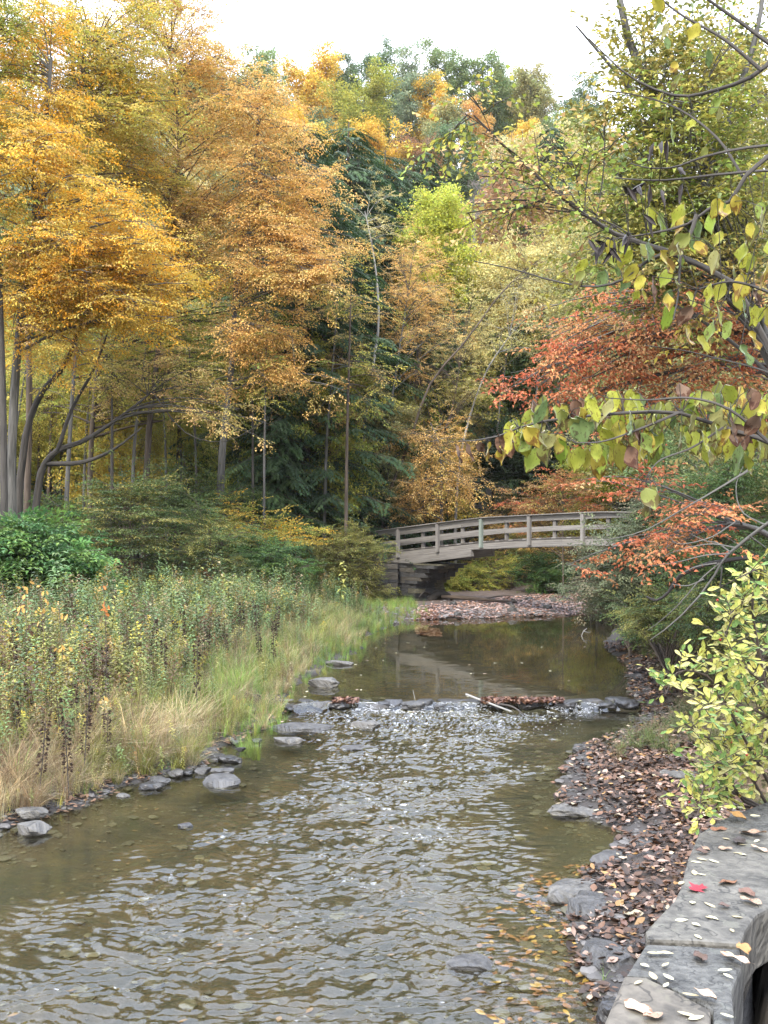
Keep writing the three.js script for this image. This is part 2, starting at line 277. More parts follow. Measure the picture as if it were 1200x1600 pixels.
// trunk: world points, foot first; lobes: [{c, r, n}] in world metres; sprays hang along twigs that grow from boughs
function growTree({ seed, trunk, r0 = .15, r1 = .02, lobes, geo, leafM, bark, sub = 4, per = 5, rise = .55, flat = .6, reach = 1, pal, scale = 1, stems = [], boughR = 1, near: lateral = false, loose = 0, twigs = true }) {
  const r = rngOf(seed), foot = trunk[0].clone(), gb = new GB(), wood = new GB(), inst = new Inst(), loc = (v) => v.clone().sub(foot), tp = smooth(trunk, 14).map(loc), g = new THREE.Group();
  g.position.copy(foot); tube(gb, tp, r0, r1, 8, WHITE, .08);
  for (const s of stems) { const b = new GB(); tube(b, smooth(s.pts, 9).map(loc), s.r, s.r * .3, 6, WHITE, .08); part(g, 'limb', b.build(), bark); }
  const at = (t) => { const k = clamp(t, 0, 1) * (tp.length - 1), i = Math.min(tp.length - 2, Math.floor(k)); return tp[i].clone().lerp(tp[i + 1], k - i); };
  const closest = (e) => { let b = 0, bd = 1e9; for (let k = 0; k <= 40; k++) { const q = at(k / 40).distanceTo(e); if (q < bd) { bd = q; b = k / 40; } } return clamp(b - .06 - .22 * r(), .2, .94); };
  const H0 = tp[0].y, H1 = tp[tp.length - 1].y;
  if (loose) { flat -= .16; lobes = lobes.flatMap((lo) => [{ c: lo.c, r: lo.r.clone().multiplyScalar(1.12), n: Math.round(lo.n * .62) }, ...[0, 1, 2].map(() => ({ c: lo.c.clone().add(V((r() * 2 - 1) * lo.r.x, (r() * 2 - 1) * lo.r.y, (r() * 2 - 1) * lo.r.z)), r: lo.r.clone().multiplyScalar(.3 + .3 * r()), n: Math.round(lo.n * .13) }))]); }
  for (const lo of lobes) for (const e0 of spotsIn(r, lo, lo.n)) {
    const e = loc(e0), near = at(clamp((e.y - H0) / (H1 - H0), 0, 1)), hd = Math.hypot(e.x - near.x, e.z - near.z), t = lateral ? closest(e) : clamp((e.y - rise * hd - H0) / (H1 - H0), .12, .97), s = at(t), L0 = s.distanceTo(e);
    const mid = s.clone().lerp(e, .55).add(V((r() - .5) * .2 * L0, (.10 + .12 * r()) * L0 * (rise > 0 ? 1 : .6), (r() - .5) * .2 * L0)), bp = bez(s, mid, e, 6), br = Math.min(lerp(r0, r1, t) * .6, .01 + .0085 * L0) * boughR;
    tube(wood, bp, br, .006, 4);
    const cNoise = n3(e0.x * .6, e0.y * .6, e0.z * .6) * .5 + .5;
    for (let k = 0; k < sub; k++) {
      const q = .45 + .55 * (k + r()) / sub, i = Math.min(5, Math.floor(q * 6)), b0 = bp[i].clone().lerp(bp[i + 1], q * 6 - i), out = bp[i + 1].clone().sub(bp[i]).normalize();
      const dir = out.multiplyScalar(.55).add(V(r() * 2 - 1, (r() - .45) * (1 - flat) * 1.6, r() * 2 - 1)).normalize(), sl = reach * (.55 + .75 * r()) * scale, b1 = b0.clone().addScaledVector(dir, sl).add(V(0, -.08 * sl, 0));
      if (twigs) tube(wood, [b0, b0.clone().lerp(b1, .5).add(V(0, .05 * sl, 0)), b1], .009 * scale, .004, 3);
      for (let m = 0; m < per; m++) {
        const p = b0.clone().lerp(b1, (m + .3 + .7 * r()) / per), d2 = dir.clone().multiplyScalar(.5).add(V(r() * 2 - 1, (r() - .6) * (1 - flat), r() * 2 - 1)).normalize();
        const cc = pal[Math.min(pal.length - 1, Math.floor(clamp(cNoise * .75 + r() * .5 - .12, 0, .999) * pal.length))], kk = .8 + .4 * r();
        inst.add(p, basisQuat(d2, V((r() - .5) * (1 - flat) * 1.6, 1, (r() - .5) * (1 - flat) * 1.6).normalize()), scale * (.75 + .5 * r()), col(cc.r * kk, cc.g * kk, cc.b * kk));
      }
    }
  }
  part(g, 'trunk', gb.build(), bark);
  if (wood.p.length) part(g, 'branches', wood.build(), bark).userData.kind = 'stuff';
  if (inst.m.length) g.add(inst.build(geo, leafM, 'crown', 'stuff'));
  return g;
}
const lobe = (px, py, rx, ry, d, n, deep = 1) => { const c = P(px, py, d), x = rx / F * d, y = ry / F * d; return { c, r: V(x, y, Math.min(x, y * 1.3) * deep), n }; };
const LEAF = leafMat(1, 1, 1);
const PAL = {
  gold: [col(.72, .38, .03), col(.74, .44, .05), col(.66, .48, .09), col(.58, .45, .09)],
  orange: [col(.64, .38, .11), col(.66, .43, .14), col(.60, .42, .14), col(.62, .48, .14)],
  peach: [col(.70, .43, .14), col(.72, .49, .18), col(.66, .40, .12), col(.58, .44, .13)],
  rust: [col(.44, .28, .12), col(.48, .33, .12), col(.48, .38, .12), col(.44, .38, .10)],
  yellow: [col(.54, .45, .09), col(.48, .42, .08), col(.42, .39, .08), col(.58, .45, .11)],
  lime: [col(.36, .37, .07), col(.29, .33, .06), col(.43, .39, .08), col(.22, .29, .06)],
  pale: [col(.58, .50, .23), col(.54, .46, .18), col(.60, .50, .19), col(.48, .46, .17)],
  green: [col(.085, .14, .045), col(.11, .17, .045), col(.15, .20, .05), col(.07, .12, .045)],
  fresh: [col(.065, .15, .045), col(.085, .18, .045), col(.12, .20, .045), col(.06, .13, .045)],
  olive: [col(.20, .21, .055), col(.25, .24, .06), col(.30, .27, .07), col(.15, .18, .055)],
  red: [col(.54, .15, .07), col(.56, .21, .09), col(.52, .25, .10), col(.46, .31, .13)],
  hemlock: [col(.026, .050, .018), col(.034, .062, .020), col(.030, .056, .024), col(.046, .074, .026)],
  grey: [col(.12, .15, .08), col(.15, .18, .095), col(.18, .20, .105), col(.21, .18, .11)],
};
function place(o, name, label, category, group) { return top(o, name, label, category, group); }
const foot = (px, d) => onGround((px - HX) / F * d, d, -.15);

// --- the tall trees at the edge of the left wood
place(growTree({ loose: 1, seed: 1, trunk: [foot(18, 29), P(20, 660, 29), P(38, 440, 29), P(66, 250, 28.6), P(80, 90, 28.4)], r0: .16, r1: .05, bark: M.barkGrey, geo: SPRAY[0], leafM: LEAF, pal: PAL.gold.concat(PAL.gold[0], PAL.orange[1]), rise: .45, flat: .72, per: 6, sub: 5,
  lobes: [lobe(80, 330, 135, 100, 27, 46), lobe(170, 420, 100, 60, 26.5, 30), lobe(40, 210, 90, 90, 28, 24), lobe(20, 60, 70, 60, 28.4, 14), lobe(30, 440, 70, 55, 27.5, 18), lobe(70, 530, 80, 40, 28, 9), lobe(240, 480, 60, 36, 27.5, 8)] }), 'maple_tree', 'tall maple with brightest golden orange leaves and straight grey trunk', 'tree');
place(growTree({ loose: 1, seed: 2, trunk: [foot(38, 31), P(46, 600, 31), P(44, 430, 31), P(90, 220, 31.5), P(150, 60, 32)], r0: .12, r1: .04, bark: M.barkBrown, geo: SPRAY[1], leafM: LEAF, pal: PAL.yellow.concat(PAL.gold[1], PAL.lime[0]), rise: .5, flat: .65, per: 6, sub: 5,
  lobes: [lobe(110, 140, 125, 100, 32, 40), lobe(200, 190, 90, 90, 33, 30), lobe(60, 50, 90, 60, 32, 18), lobe(160, 20, 80, 50, 32, 14)] }), 'maple_tree', 'slim yellow maple standing just behind the golden maple', 'tree');
place(growTree({ loose: 1, seed: 3, trunk: [foot(24, 30.2), P(38, 690, 30), P(64, 615, 29.8), P(100, 572, 29.5), P(140, 470, 29.2), P(205, 360, 29)], r0: .13, r1: .03, bark: M.barkDark, geo: SPRAY[2], leafM: LEAF, pal: PAL.gold.concat(PAL.gold[0], PAL.orange[1]), rise: .3, flat: .7, per: 6,
  lobes: [lobe(215, 420, 75, 60, 28.6, 26), lobe(120, 470, 110, 40, 28.4, 24)] }), 'maple_tree', 'dark trunked maple that leans over in a curve', 'tree');
{
  const f = foot(56, 30.6);
  place(growTree({ loose: 1, seed: 4, trunk: [f, P(62, 745, 30.5), P(84, 708, 30.3), P(132, 688, 30), P(190, 650, 29.6), P(238, 612, 29.3)], r0: .13, r1: .025, bark: M.barkDark, geo: SPRAY[0], leafM: LEAF, pal: PAL.rust, rise: .1, flat: .7, per: 4, sub: 3,
    stems: [{ pts: [P(75, 725, 30.4), P(130, 722, 30), P(178, 702, 29.6), P(222, 668, 29.3)], r: .085 }, { pts: [P(90, 704, 30.2), P(112, 640, 30), P(150, 570, 30), P(168, 520, 30)], r: .07 }, { pts: [P(238, 612, 29.3), P(290, 676, 29), P(350, 690, 28.6), P(420, 655, 28.2)], r: .02 }],
    lobes: [lobe(265, 590, 60, 40, 29, 10), lobe(330, 660, 70, 25, 28.5, 6)] }), 'leaning_tree', 'nearly black tree with low arching limbs leaning out of the wood', 'tree');
}
place(growTree({ loose: 1, seed: 5, trunk: [foot(224, 36), P(232, 680, 36), P(245, 565, 36), P(258, 430, 36), P(280, 240, 36), P(262, 60, 36)], r0: .13, r1: .03, bark: M.barkBrown, geo: SPRAY[1], leafM: LEAF, pal: PAL.orange.concat(PAL.peach[0], PAL.rust[0], PAL.yellow[0]), rise: .5, flat: .6, per: 6, sub: 5,
  lobes: [lobe(300, 220, 110, 130, 36, 52), lobe(250, 330, 90, 80, 35.5, 30), lobe(310, 390, 100, 70, 35, 30), lobe(285, 40, 80, 55, 36, 18), lobe(220, 20, 60, 40, 36, 9), lobe(350, 110, 60, 50, 36, 12)] }), 'beech_tree', 'tall beech with thinning tan and orange leaves against the sky', 'tree');
place(growTree({ loose: 1, seed: 6, trunk: [foot(342, 35), P(346, 720, 35), P(362, 575, 35), P(372, 400, 35), P(400, 240, 35), P(405, 130, 35)], r0: .15, r1: .03, bark: M.barkGrey, geo: SPRAY[2], leafM: LEAF, pal: PAL.peach.concat(PAL.orange[0], PAL.orange[1]), rise: .25, flat: .72, per: 6, sub: 5,
  lobes: [lobe(430, 250, 70, 95, 34.5, 32), lobe(450, 350, 70, 40, 34, 14), lobe(450, 410, 90, 36, 33.5, 22), lobe(500, 440, 66, 26, 33, 16), lobe(440, 515, 90, 26, 33.5, 14), lobe(385, 170, 70, 60, 35, 16), lobe(430, 600, 95, 24, 33.5, 8), lobe(400, 320, 60, 50, 35, 12)] }), 'beech_tree', 'peach orange beech with flat layered boughs before the dark hemlock', 'tree');
place(growTree({ loose: 1, seed: 7, trunk: [foot(98, 33), P(107, 720, 33), P(120, 525, 33), P(140, 330, 33.5), P(170, 160, 34)], r0: .09, r1: .025, bark: M.barkGrey, geo: SPRAY[0], leafM: LEAF, pal: PAL.yellow.concat(PAL.gold[1], PAL.lime[0]), rise: .5, flat: .6, per: 6,
  lobes: [lobe(170, 280, 100, 80, 34, 30), lobe(210, 60, 80, 60, 35, 18), lobe(180, 520, 90, 60, 34, 14)] }), 'maple_tree', 'yellow maple with slender grey trunk', 'tree');
place(growTree({ loose: 1, seed: 8, trunk: [foot(140, 37), P(142, 700, 37), P(156, 550, 37), P(190, 350, 37), P(215, 200, 37)], r0: .12, r1: .03, bark: M.barkBrown, geo: SPRAY[1], leafM: LEAF, pal: PAL.lime, rise: .4, flat: .65, per: 5,
  lobes: [lobe(210, 560, 120, 70, 38, 30), lobe(300, 500, 90, 70, 38, 26), lobe(150, 640, 120, 50, 38, 18), lobe(330, 600, 90, 60, 38, 18), lobe(400, 480, 60, 60, 38.5, 10)] }), 'maple_tree', 'yellow green understory maple in the shade of the wood', 'tree');
place(growTree({ loose: 1, seed: 9, trunk: [foot(8, 27), P(4, 600, 27), P(-8, 300, 27), P(-30, 80, 27)], r0: .12, r1: .03, bark: M.barkDark, geo: SPRAY[2], leafM: LEAF, pal: PAL.lime, rise: .4, per: 5,
  lobes: [lobe(-10, 60, 60, 70, 27.5, 20), lobe(-20, 300, 50, 120, 27, 14)] }), 'maple_tree', 'dark stemmed green leaved maple beside the golden maple', 'tree');

// --- generic trees: a few shapes, many copies
function genericTree(seed, h, w, kind) {
  const r = rngOf(seed), lean = (r() - .5) * .12 * h, t = [V(0, -.4, 0), V(lean * .2, h * .35, 0), V(lean * .6, h * .7, (r() - .5) * .4), V(lean, h, 0)], lobes = [], n = kind === 'far' ? 9 : 7;
  for (let k = 0; k < n; k++) { const y = .38 + .58 * (k + .5) / n, s = Math.sin(Math.PI * clamp((y - .28) / .78, 0, 1)), a = k * 2.4 + r(), rad = w * s * (.25 + .35 * r()); lobes.push({ c: V(lean * y + Math.cos(a) * rad, h * y, Math.sin(a) * rad), r: V(w * .42 * (.7 + .5 * r()), h * .11 * (.8 + .5 * r()), w * .42 * (.7 + .5 * r())), n: kind === 'far' ? 7 : 9 }); }
  return growTree({ seed: seed + 5, trunk: t, r0: h * .011, r1: .03, lobes, geo: kind === 'far' ? CLUMP[seed % 3] : CLUMP_M[seed % 2], leafM: LEAF, bark: M.barkGrey, pal: [col(1, 1, 1), col(1.08, .96, .9), col(.9, 1, .95)], sub: 3, per: kind === 'far' ? 3 : 5, rise: .7, flat: .25, twigs: kind !== 'far', reach: 1.1, scale: kind === 'far' ? 1.15 : 1.05 });
}
function hemlock(seed, h, w, far) {
  const r = rngOf(seed), gb = new GB(), wood = new GB(), inst = new Inst(), g = new THREE.Group();
  tube(gb, [V(0, -.4, 0), V(.05, h * .4, 0), V(-.05, h * .8, .05), V(0, h, 0)], h * .0125, .02, 8, WHITE, .08);
  const tiers = Math.round(h * (far ? 1.5 : 2.5));
  for (let k = 0; k < tiers; k++) {
    const y = h * (.14 + .85 * Math.pow((k + r() * .6) / tiers, .95)), L0 = w * Math.pow(1 - y / h, .72) * (.7 + .5 * r()) + .25, m = far ? 5 : 6, a0 = r() * 7;
    for (let j = 0; j < m; j++) {
      const a = a0 + j / m * Math.PI * 2 + (r() - .5) * .7, d = V(Math.cos(a), 0, Math.sin(a)), len = L0 * (.6 + .55 * r()), s = V(0, y, 0), e = s.clone().addScaledVector(d, len).add(V(0, -len * (.08 + .2 * r()), 0)), bp = bez(s, s.clone().lerp(e, .5).add(V(0, len * .1, 0)), e, 4);
      tube(wood, bp, .012 + .006 * len, .006, 3);
      const q = Math.max(2, Math.round(len * (far ? 1.7 : 3.2)));
      for (let i = 0; i < q; i++) { const t = .2 + .8 * (i + r()) / q, f = Math.min(3, Math.floor(t * 4)), p = bp[f].clone().lerp(bp[f + 1], t * 4 - f), kk = .7 + .6 * r(), c = pickOf(r, PAL.hemlock).clone().multiplyScalar(1.45); inst.add(p, basisQuat(d.clone().applyAxisAngle(UPV, (r() - .5) * 2).add(V(0, -.15 - .3 * r(), 0)), V((r() - .5) * .6, 1, (r() - .5) * .6).normalize()), (far ? 1.0 : 1.15) * (.7 + .5 * r()), col(c.r * kk, c.g * kk, c.b * kk)); }
    }
  }
  part(g, 'trunk', gb.build(), M.barkBrown); part(g, 'branches', wood.build(), M.barkBrown).userData.kind = 'stuff'; g.add(inst.build(far ? FROND_FAR : FROND[seed % 2], LEAF, 'crown', 'stuff'));
  return g;
}
function bareTree(seed, h, bark) {
  const r = rngOf(seed), gb = new GB(), wood = new GB(), g = new THREE.Group();
  const tp = smooth([V(0, -.4, 0), V((r() - .5) * .4, h * .4, 0), V((r() - .5) * .8, h * .75, (r() - .5) * .6), V((r() - .5) * 1.2, h, 0)], 10); tube(gb, tp, h * .009, .015, 6, WHITE, .08);
  const grow = (s, d, len, rad, lv) => { const e = s.clone().addScaledVector(d, len).add(V(0, len * .12, 0)), bp = bez(s, s.clone().lerp(e, .5).add(V((r() - .5) * .15 * len, -.04 * len, (r() - .5) * .15 * len)), e, 3); tube(wood, bp, rad, rad * .35, 3); if (lv) for (let k = 0; k < 4; k++) grow(bp[1 + (k % 3)], d.clone().add(V(r() - .5, r() * .5 - .1, r() - .5).multiplyScalar(1.3)).normalize(), len * .55, rad * .5, lv - 1); };
  for (let k = 0; k < 14; k++) { const t = .3 + .68 * (k + r()) / 14, a = k * 2.4, i = Math.min(9, Math.floor(t * 10)); grow(tp[i].clone().lerp(tp[i + 1], t * 10 - i), V(Math.cos(a), .9 + r(), Math.sin(a)).normalize(), h * .22 * (1.15 - t * .7), .035 * (1.2 - t), 2); }
  part(g, 'trunk', gb.build(), bark); part(g, 'branches', wood.build(), bark).userData.kind = 'stuff'; return g;
}
const tints = {
  gold: leafMat(.60, .42, .07), orange: leafMat(.54, .33, .10), yellow: leafMat(.54, .45, .09), lime: leafMat(.34, .36, .07), green: leafMat(.19, .25, .10), deep: leafMat(.13, .19, .09), pale: leafMat(.56, .48, .23), rust: leafMat(.32, .20, .11), olive: leafMat(.31, .30, .12), sage: leafMat(.25, .31, .19),
};
const words = { gold: 'golden yellow', orange: 'orange', yellow: 'lemon yellow', lime: 'yellow green', green: 'mid green', deep: 'dark green', pale: 'pale straw yellow', rust: 'rusty brown', olive: 'olive green', sage: 'grey green' };
const farKinds = [301, 302, 303, 304, 305].map((s, k) => genericTree(s, [13, 15, 12, 16, 14][k], [4.6, 5, 4.8, 5.2, 4.2][k], 'far')), midKinds = [321, 322, 323, 324].map((s, k) => genericTree(s, [11, 14, 12.5, 9][k], [3.8, 4.4, 4, 3.6][k], 'mid'));
const farHem = [331, 332].map((s, k) => hemlock(s, [17, 20][k], [4, 4.6][k], true)), midHem = [341, 342, 343].map((s, k) => hemlock(s, [20, 17, 9][k], [4.6, 4.2, 3][k], false)), bares = [351, 352, 353].map((s, k) => bareTree(s, [11, 13, 9][k], [M.barkPale, M.barkGrey, M.barkPale][k]));
function copyOf(o, pos, turn, s, leafM) { const c = o.clone(); c.position.copy(pos); c.rotation.y = turn; c.scale.setScalar(s); if (leafM) c.children.forEach((m) => { if (m.name === 'crown') m.material = leafM; }); return c; }
// the hillside
{
  const r = rngOf(77), accents = [[490, 86, 150, 'gold', 0, 56], [545, 95, 158, 'deep', 1, 34], [565, 118, 140, 'lime', 2, 48], [640, 88, 150, 'sage', 3, 50], [700, 75, 160, 'green', 1, 50], [760, 90, 160, 'green', 4, 50], [830, 108, 158, 'olive', 0, 50], [600, 200, 118, 'gold', 2, 40], [672, 122, 150, 'gold', 4, 30], [690, 170, 138, 'olive', 0, 34], [740, 168, 138, 'orange', 3, 40], [660, 215, 118, 'rust', 2, 30], [420, 95, 160, 'green', 3, 50]];
  for (const [px, py, D, key, k, rad] of accents) { const X = (px - HX) / F * D, p = onGround(X, D, -.2), H = EYE + (HY - py) / F * D - p.y; place(copyOf(farKinds[k], p, px, H / [13, 15, 12, 16, 14][k], tints[key]), 'hillside_tree', words[key] + ' rounded crown standing out ' + (D > 138 ? 'along the skyline ridge' : 'against the upper slope'), 'tree', words[key] + ' crowns ' + (D > 138 ? 'along the skyline' : 'on the upper slope')); }
  for (let d = 58; d < 182; d += 6.2) for (let x = -.45 * d - 4; x < .45 * d + 4; x += 6.4) {
    const X = x + (r() - .5) * 5, D = d + (r() - .5) * 5, px = HX + X / D * F, py = HY - (ground(X, D) - EYE) / D * F; if (D > 170 && r() < .4) continue; if ((px < 250 || px > 1000) && r() < .5) continue; if (accents.some(([ax, , ad, , , rad]) => Math.abs(px - ax) < rad + 16 && D < ad + 4 && D > ad - 20)) continue;
    let key = pickOf(r, ['gold', 'yellow', 'lime', 'green', 'deep', 'olive', 'rust', 'pale', 'sage', 'green', 'deep']);
    if (D > 140) key = px < 540 && px > 380 ? pickOf(r, ['gold', 'green', 'gold', 'yellow', 'deep']) : pickOf(r, ['green', 'deep', 'sage', 'green', 'olive', 'lime', 'deep']);
    else if (D > 112) key = pickOf(r, px < 560 ? ['gold', 'lime', 'green', 'deep', 'green'] : ['sage', 'lime', 'deep', 'gold', 'rust', 'green', 'olive', 'green']);
    const where = D > 138 ? 'on the skyline ridge' : D > 98 ? 'high on the steep slope' : 'low on the steep slope', roll = r(), bareHere = px > 690 && px < 860 && D > 72 && D < 128, hemHere = px > 380 && px < 690 && D > 60 && D < 98, p = onGround(X, D, -.2), turn = r() * 7, s = .8 + .4 * r(), pick = r();
    if (roll < (bareHere ? .62 : .04)) place(copyOf(bares[Math.floor(pick * 3)], p, turn, s), 'bare_tree', 'leafless grey tree ' + where, 'tree', 'bare trees ' + where);
    else if (roll > (hemHere ? .45 : D > 110 ? .985 : .93)) place(copyOf(farHem[pick > .5 ? 1 : 0], p, turn, s * .9), 'hemlock_tree', 'dark hemlock growing ' + where, 'tree', 'hemlocks ' + where);
    else place(copyOf(farKinds[Math.floor(pick * 5)], p, turn, s, tints[key]), 'hillside_tree', words[key] + ' leafed tree growing ' + where, 'tree', words[key] + ' trees ' + where);
  }
}
// the wood on the valley floor
{
  const r = rngOf(78);
  for (let d = 40; d < 60; d += 4.2) for (let x = -.46 * d - 2; x < .46 * d + 8; x += 4.6) {
    const X = x + (r() - .5) * 3, D = d + (r() - .5) * 3, px = HX + X / D * F; if (X > XL(Math.min(D, 44)) - 1 && X < XR(Math.min(D, 44)) + 2 && D < 44) continue;
    if (px > 620 && px < 900 && D < 45) continue;
    const key = pickOf(r, px < 420 ? ['yellow', 'lime', 'gold', 'yellow', 'olive', 'lime'] : px < 900 ? ['pale', 'yellow', 'pale', 'lime', 'olive'] : ['green', 'olive', 'lime', 'yellow', 'deep']), roll = r(), s = (.62 + .45 * r()) * (px > 560 && px < 1000 ? .72 : 1);
    if (roll < .1) place(copyOf(midHem[2], onGround(X, D, -.2), r() * 7, s * 1.2), 'hemlock_tree', 'young hemlock growing among the yellow trees of the wood', 'tree', 'young wood hemlocks');
    else place(copyOf(midKinds[Math.floor(r() * 4)], onGround(X, D, -.2), r() * 7, s, tints[key]), 'woodland_tree', words[key] + ' tree in the wood on the valley floor', 'tree', words[key] + ' woodland trees');
  }
}
// tall hemlocks in the middle
for (const [px, d, py, k, label] of [[545, 50, 190, 0, 'very dark hemlock rising between the peach beech and the yellow green top'], [602, 55, 235, 1, 'dark hemlock close behind the bare white birch'], [512, 45, 300, 1, 'dark full hemlock close behind the flat boughs of the peach beech'], [476, 41, 190, 0, 'tallest dark hemlock with thick brown trunk behind the peach beech'], [436, 39, 600, 2, 'short dark hemlock beside the thick trunk of the tall hemlock'], [560, 53, 225, 1, 'broad dark hemlock behind the bare white birch'], [640, 62, 260, 0, 'dark hemlock behind the yellow green tree top'], [415, 55, 215, 1, 'dark hemlock half hidden behind the peach beech'], [520, 48, 330, 1, 'lower dark hemlock between the two broad hemlocks'], [700, 66, 330, 0, 'dark hemlock at the foot of the bare grey trees'], [300, 46, 640, 2, 'dark young hemlock in the shade behind the beech trunk'], [590, 44, 745, 2, 'small dark hemlock behind the bridge end'], [500, 39.5, 760, 2, 'low dark hemlock behind the shrub on the stone wall']]) {
  const h0 = [20, 17, 9][k], p = onGround((px - HX) / F * d, d, -.3), H = EYE + (HY - py) / F * d - p.y;
  const hm = copyOf(midHem[k], p, px, H / h0); if (k < 2) { hm.scale.x *= 1.15; hm.scale.z *= 1.15; } place(hm, 'hemlock_tree', label, 'tree');
}
// slim grey stems right of the hemlocks
const stem = (seed, d, pts, r0, bark, label, lobes, pal = PAL.pale, geo = SPRAY_S[seed % 2]) => place(growTree({ seed, trunk: [foot(pts[0][0], d), ...pts.map(([x, y]) => P(x, y, d))], r0, r1: .02, bark, geo, leafM: LEAF, pal, lobes, rise: .9, flat: .3, per: 4, sub: 4, reach: 1.1 }), 'young_tree', label, 'tree');
stem(51, 43, [[566, 760], [572, 640], [592, 500], [584, 400], [570, 330]], .10, M.barkPale, 'white barked birch with forked bare top before the hemlock', [lobe(585, 360, 40, 60, 43, 7)]);
stem(52, 42.5, [[600, 800], [640, 690], [672, 600], [730, 530], [790, 450], [850, 400]], .075, M.barkBrown, 'long grey tree slanting up beyond the bridge', [lobe(800, 420, 70, 50, 42.5, 10)], PAL.pale);
stem(53, 44, [[588, 790], [604, 680], [622, 560], [640, 440]], .09, M.barkGrey, 'grey stem with pale gold leaves next to the slanting tree', [lobe(650, 420, 50, 70, 44, 22), lobe(660, 520, 45, 60, 44, 12)], PAL.peach);
place(growTree({ seed: 54, trunk: [foot(612, 50), P(640, 660, 50), P(664, 500, 50), P(680, 400, 50), P(684, 310, 50)], r0: .12, r1: .02, bark: M.barkGrey, geo: CLUMP_M[0], leafM: LEAF, pal: [col(.50, .50, .07), col(.44, .48, .08), col(.56, .50, .10)], lobes: [lobe(682, 335, 44, 36, 49.5, 26), lobe(655, 385, 40, 40, 49.5, 18), lobe(712, 395, 40, 40, 49.5, 18), lobe(735, 450, 34, 30, 49.5, 10), lobe(650, 440, 36, 40, 49, 12)], rise: .8, flat: .2, per: 4, sub: 4, reach: .8 }), 'young_tree', 'tall slim tree topped with bright yellow green leaves', 'tree');
stem(60, 48, [[640, 800], [652, 640], [650, 500], [640, 410]], .08, M.barkGrey, 'slender tree with sparse peach leaves before the yellow green top', [lobe(640, 420, 40, 50, 47.5, 18), lobe(650, 520, 45, 60, 47.5, 16), lobe(690, 480, 40, 60, 47.5, 12)], PAL.peach, SPRAY[0]);
stem(61, 50, [[770, 790], [780, 640], [800, 500], [810, 420]], .09, M.barkGrey, 'straw coloured tree between the slanting stem and the red tree', [lobe(800, 430, 70, 50, 49.5, 26), lobe(860, 470, 70, 50, 49.5, 24), lobe(780, 530, 60, 50, 49.5, 16), lobe(900, 390, 60, 50, 49.5, 18)], PAL.pale, CLUMP_M[1]);
stem(55, 44.5, [[634, 790], [660, 720], [700, 660], [720, 560]], .09, M.barkBrown, 'brown stem bending over behind the bridge rail', [lobe(715, 500, 60, 70, 44.5, 18), lobe(740, 590, 50, 60, 44.5, 14)], PAL.pale);
stem(56, 44, [[712, 800], [724, 690], [760, 580], [800, 520]], .075, M.barkPale, 'pale forked sapling beyond the middle of the bridge', [lobe(800, 500, 60, 60, 44, 12)], PAL.pale);
stem(57, 42, [[690, 790], [690, 740], [684, 690], [672, 660]], .08, M.barkGrey, 'small peach leafed tree behind the bridge railing', [lobe(690, 690, 66, 28, 42, 20), lobe(690, 760, 75, 36, 42, 26), lobe(640, 790, 40, 24, 42, 8)], PAL.peach, SPRAY[1]);
stem(58, 50, [[830, 770], [836, 640], [850, 520], [870, 400]], .1, M.barkGrey, 'pale yellow tree behind the red leaved tree', [lobe(860, 420, 80, 80, 50, 30), lobe(900, 330, 70, 70, 50, 24), lobe(800, 440, 60, 60, 50, 20)], PAL.pale, SPRAY[0]);
stem(59, 40, [[520, 790], [516, 690], [524, 600]], .06, M.barkBrown, 'thin sapling with gold leaves before the hemlock trunk', [lobe(500, 640, 60, 50, 39.5, 14), lobe(540, 560, 40, 40, 40, 8)], PAL.rust, SPRAY[0]);

for (const [seed, px, d, pal, ls] of [[661, 70, 40, PAL.yellow, [[60, 560, 80, 60], [120, 640, 70, 50], [30, 680, 50, 50]]], [662, 180, 42, PAL.gold, [[190, 500, 80, 50], [170, 590, 80, 50]]], [663, 270, 41, PAL.yellow, [[280, 620, 80, 60], [250, 700, 70, 40]]], [664, 335, 43, PAL.peach, [[340, 540, 70, 60], [370, 640, 60, 40]]], [665, 450, 44, PAL.yellow, [[440, 640, 60, 50], [500, 700, 60, 50]]], [666, 560, 46, PAL.yellow, [[560, 680, 50, 60], [600, 720, 50, 40], [540, 600, 50, 50]]], [667, 640, 47, PAL.yellow.concat(PAL.lime), [[640, 640, 50, 60], [660, 730, 50, 40], [730, 640, 50, 60]]]])
  place(growTree({ seed, trunk: [foot(px, d), P(px + 8, 700, d), P(px + 14, 560, d), P(px + 10, ls[0][1] - 30, d)], r0: .08, r1: .02, bark: M.barkBrown, geo: SPRAY[seed % 3], leafM: LEAF, pal, lobes: ls.map(([a, b, c, e]) => lobe(a, b, c, e, d, 15)), rise: .4, flat: .65, per: 5, sub: 4 }), 'understory_tree', 'small bright leaved tree glowing between the trunks of the wood', 'tree', 'understory trees of the wood');
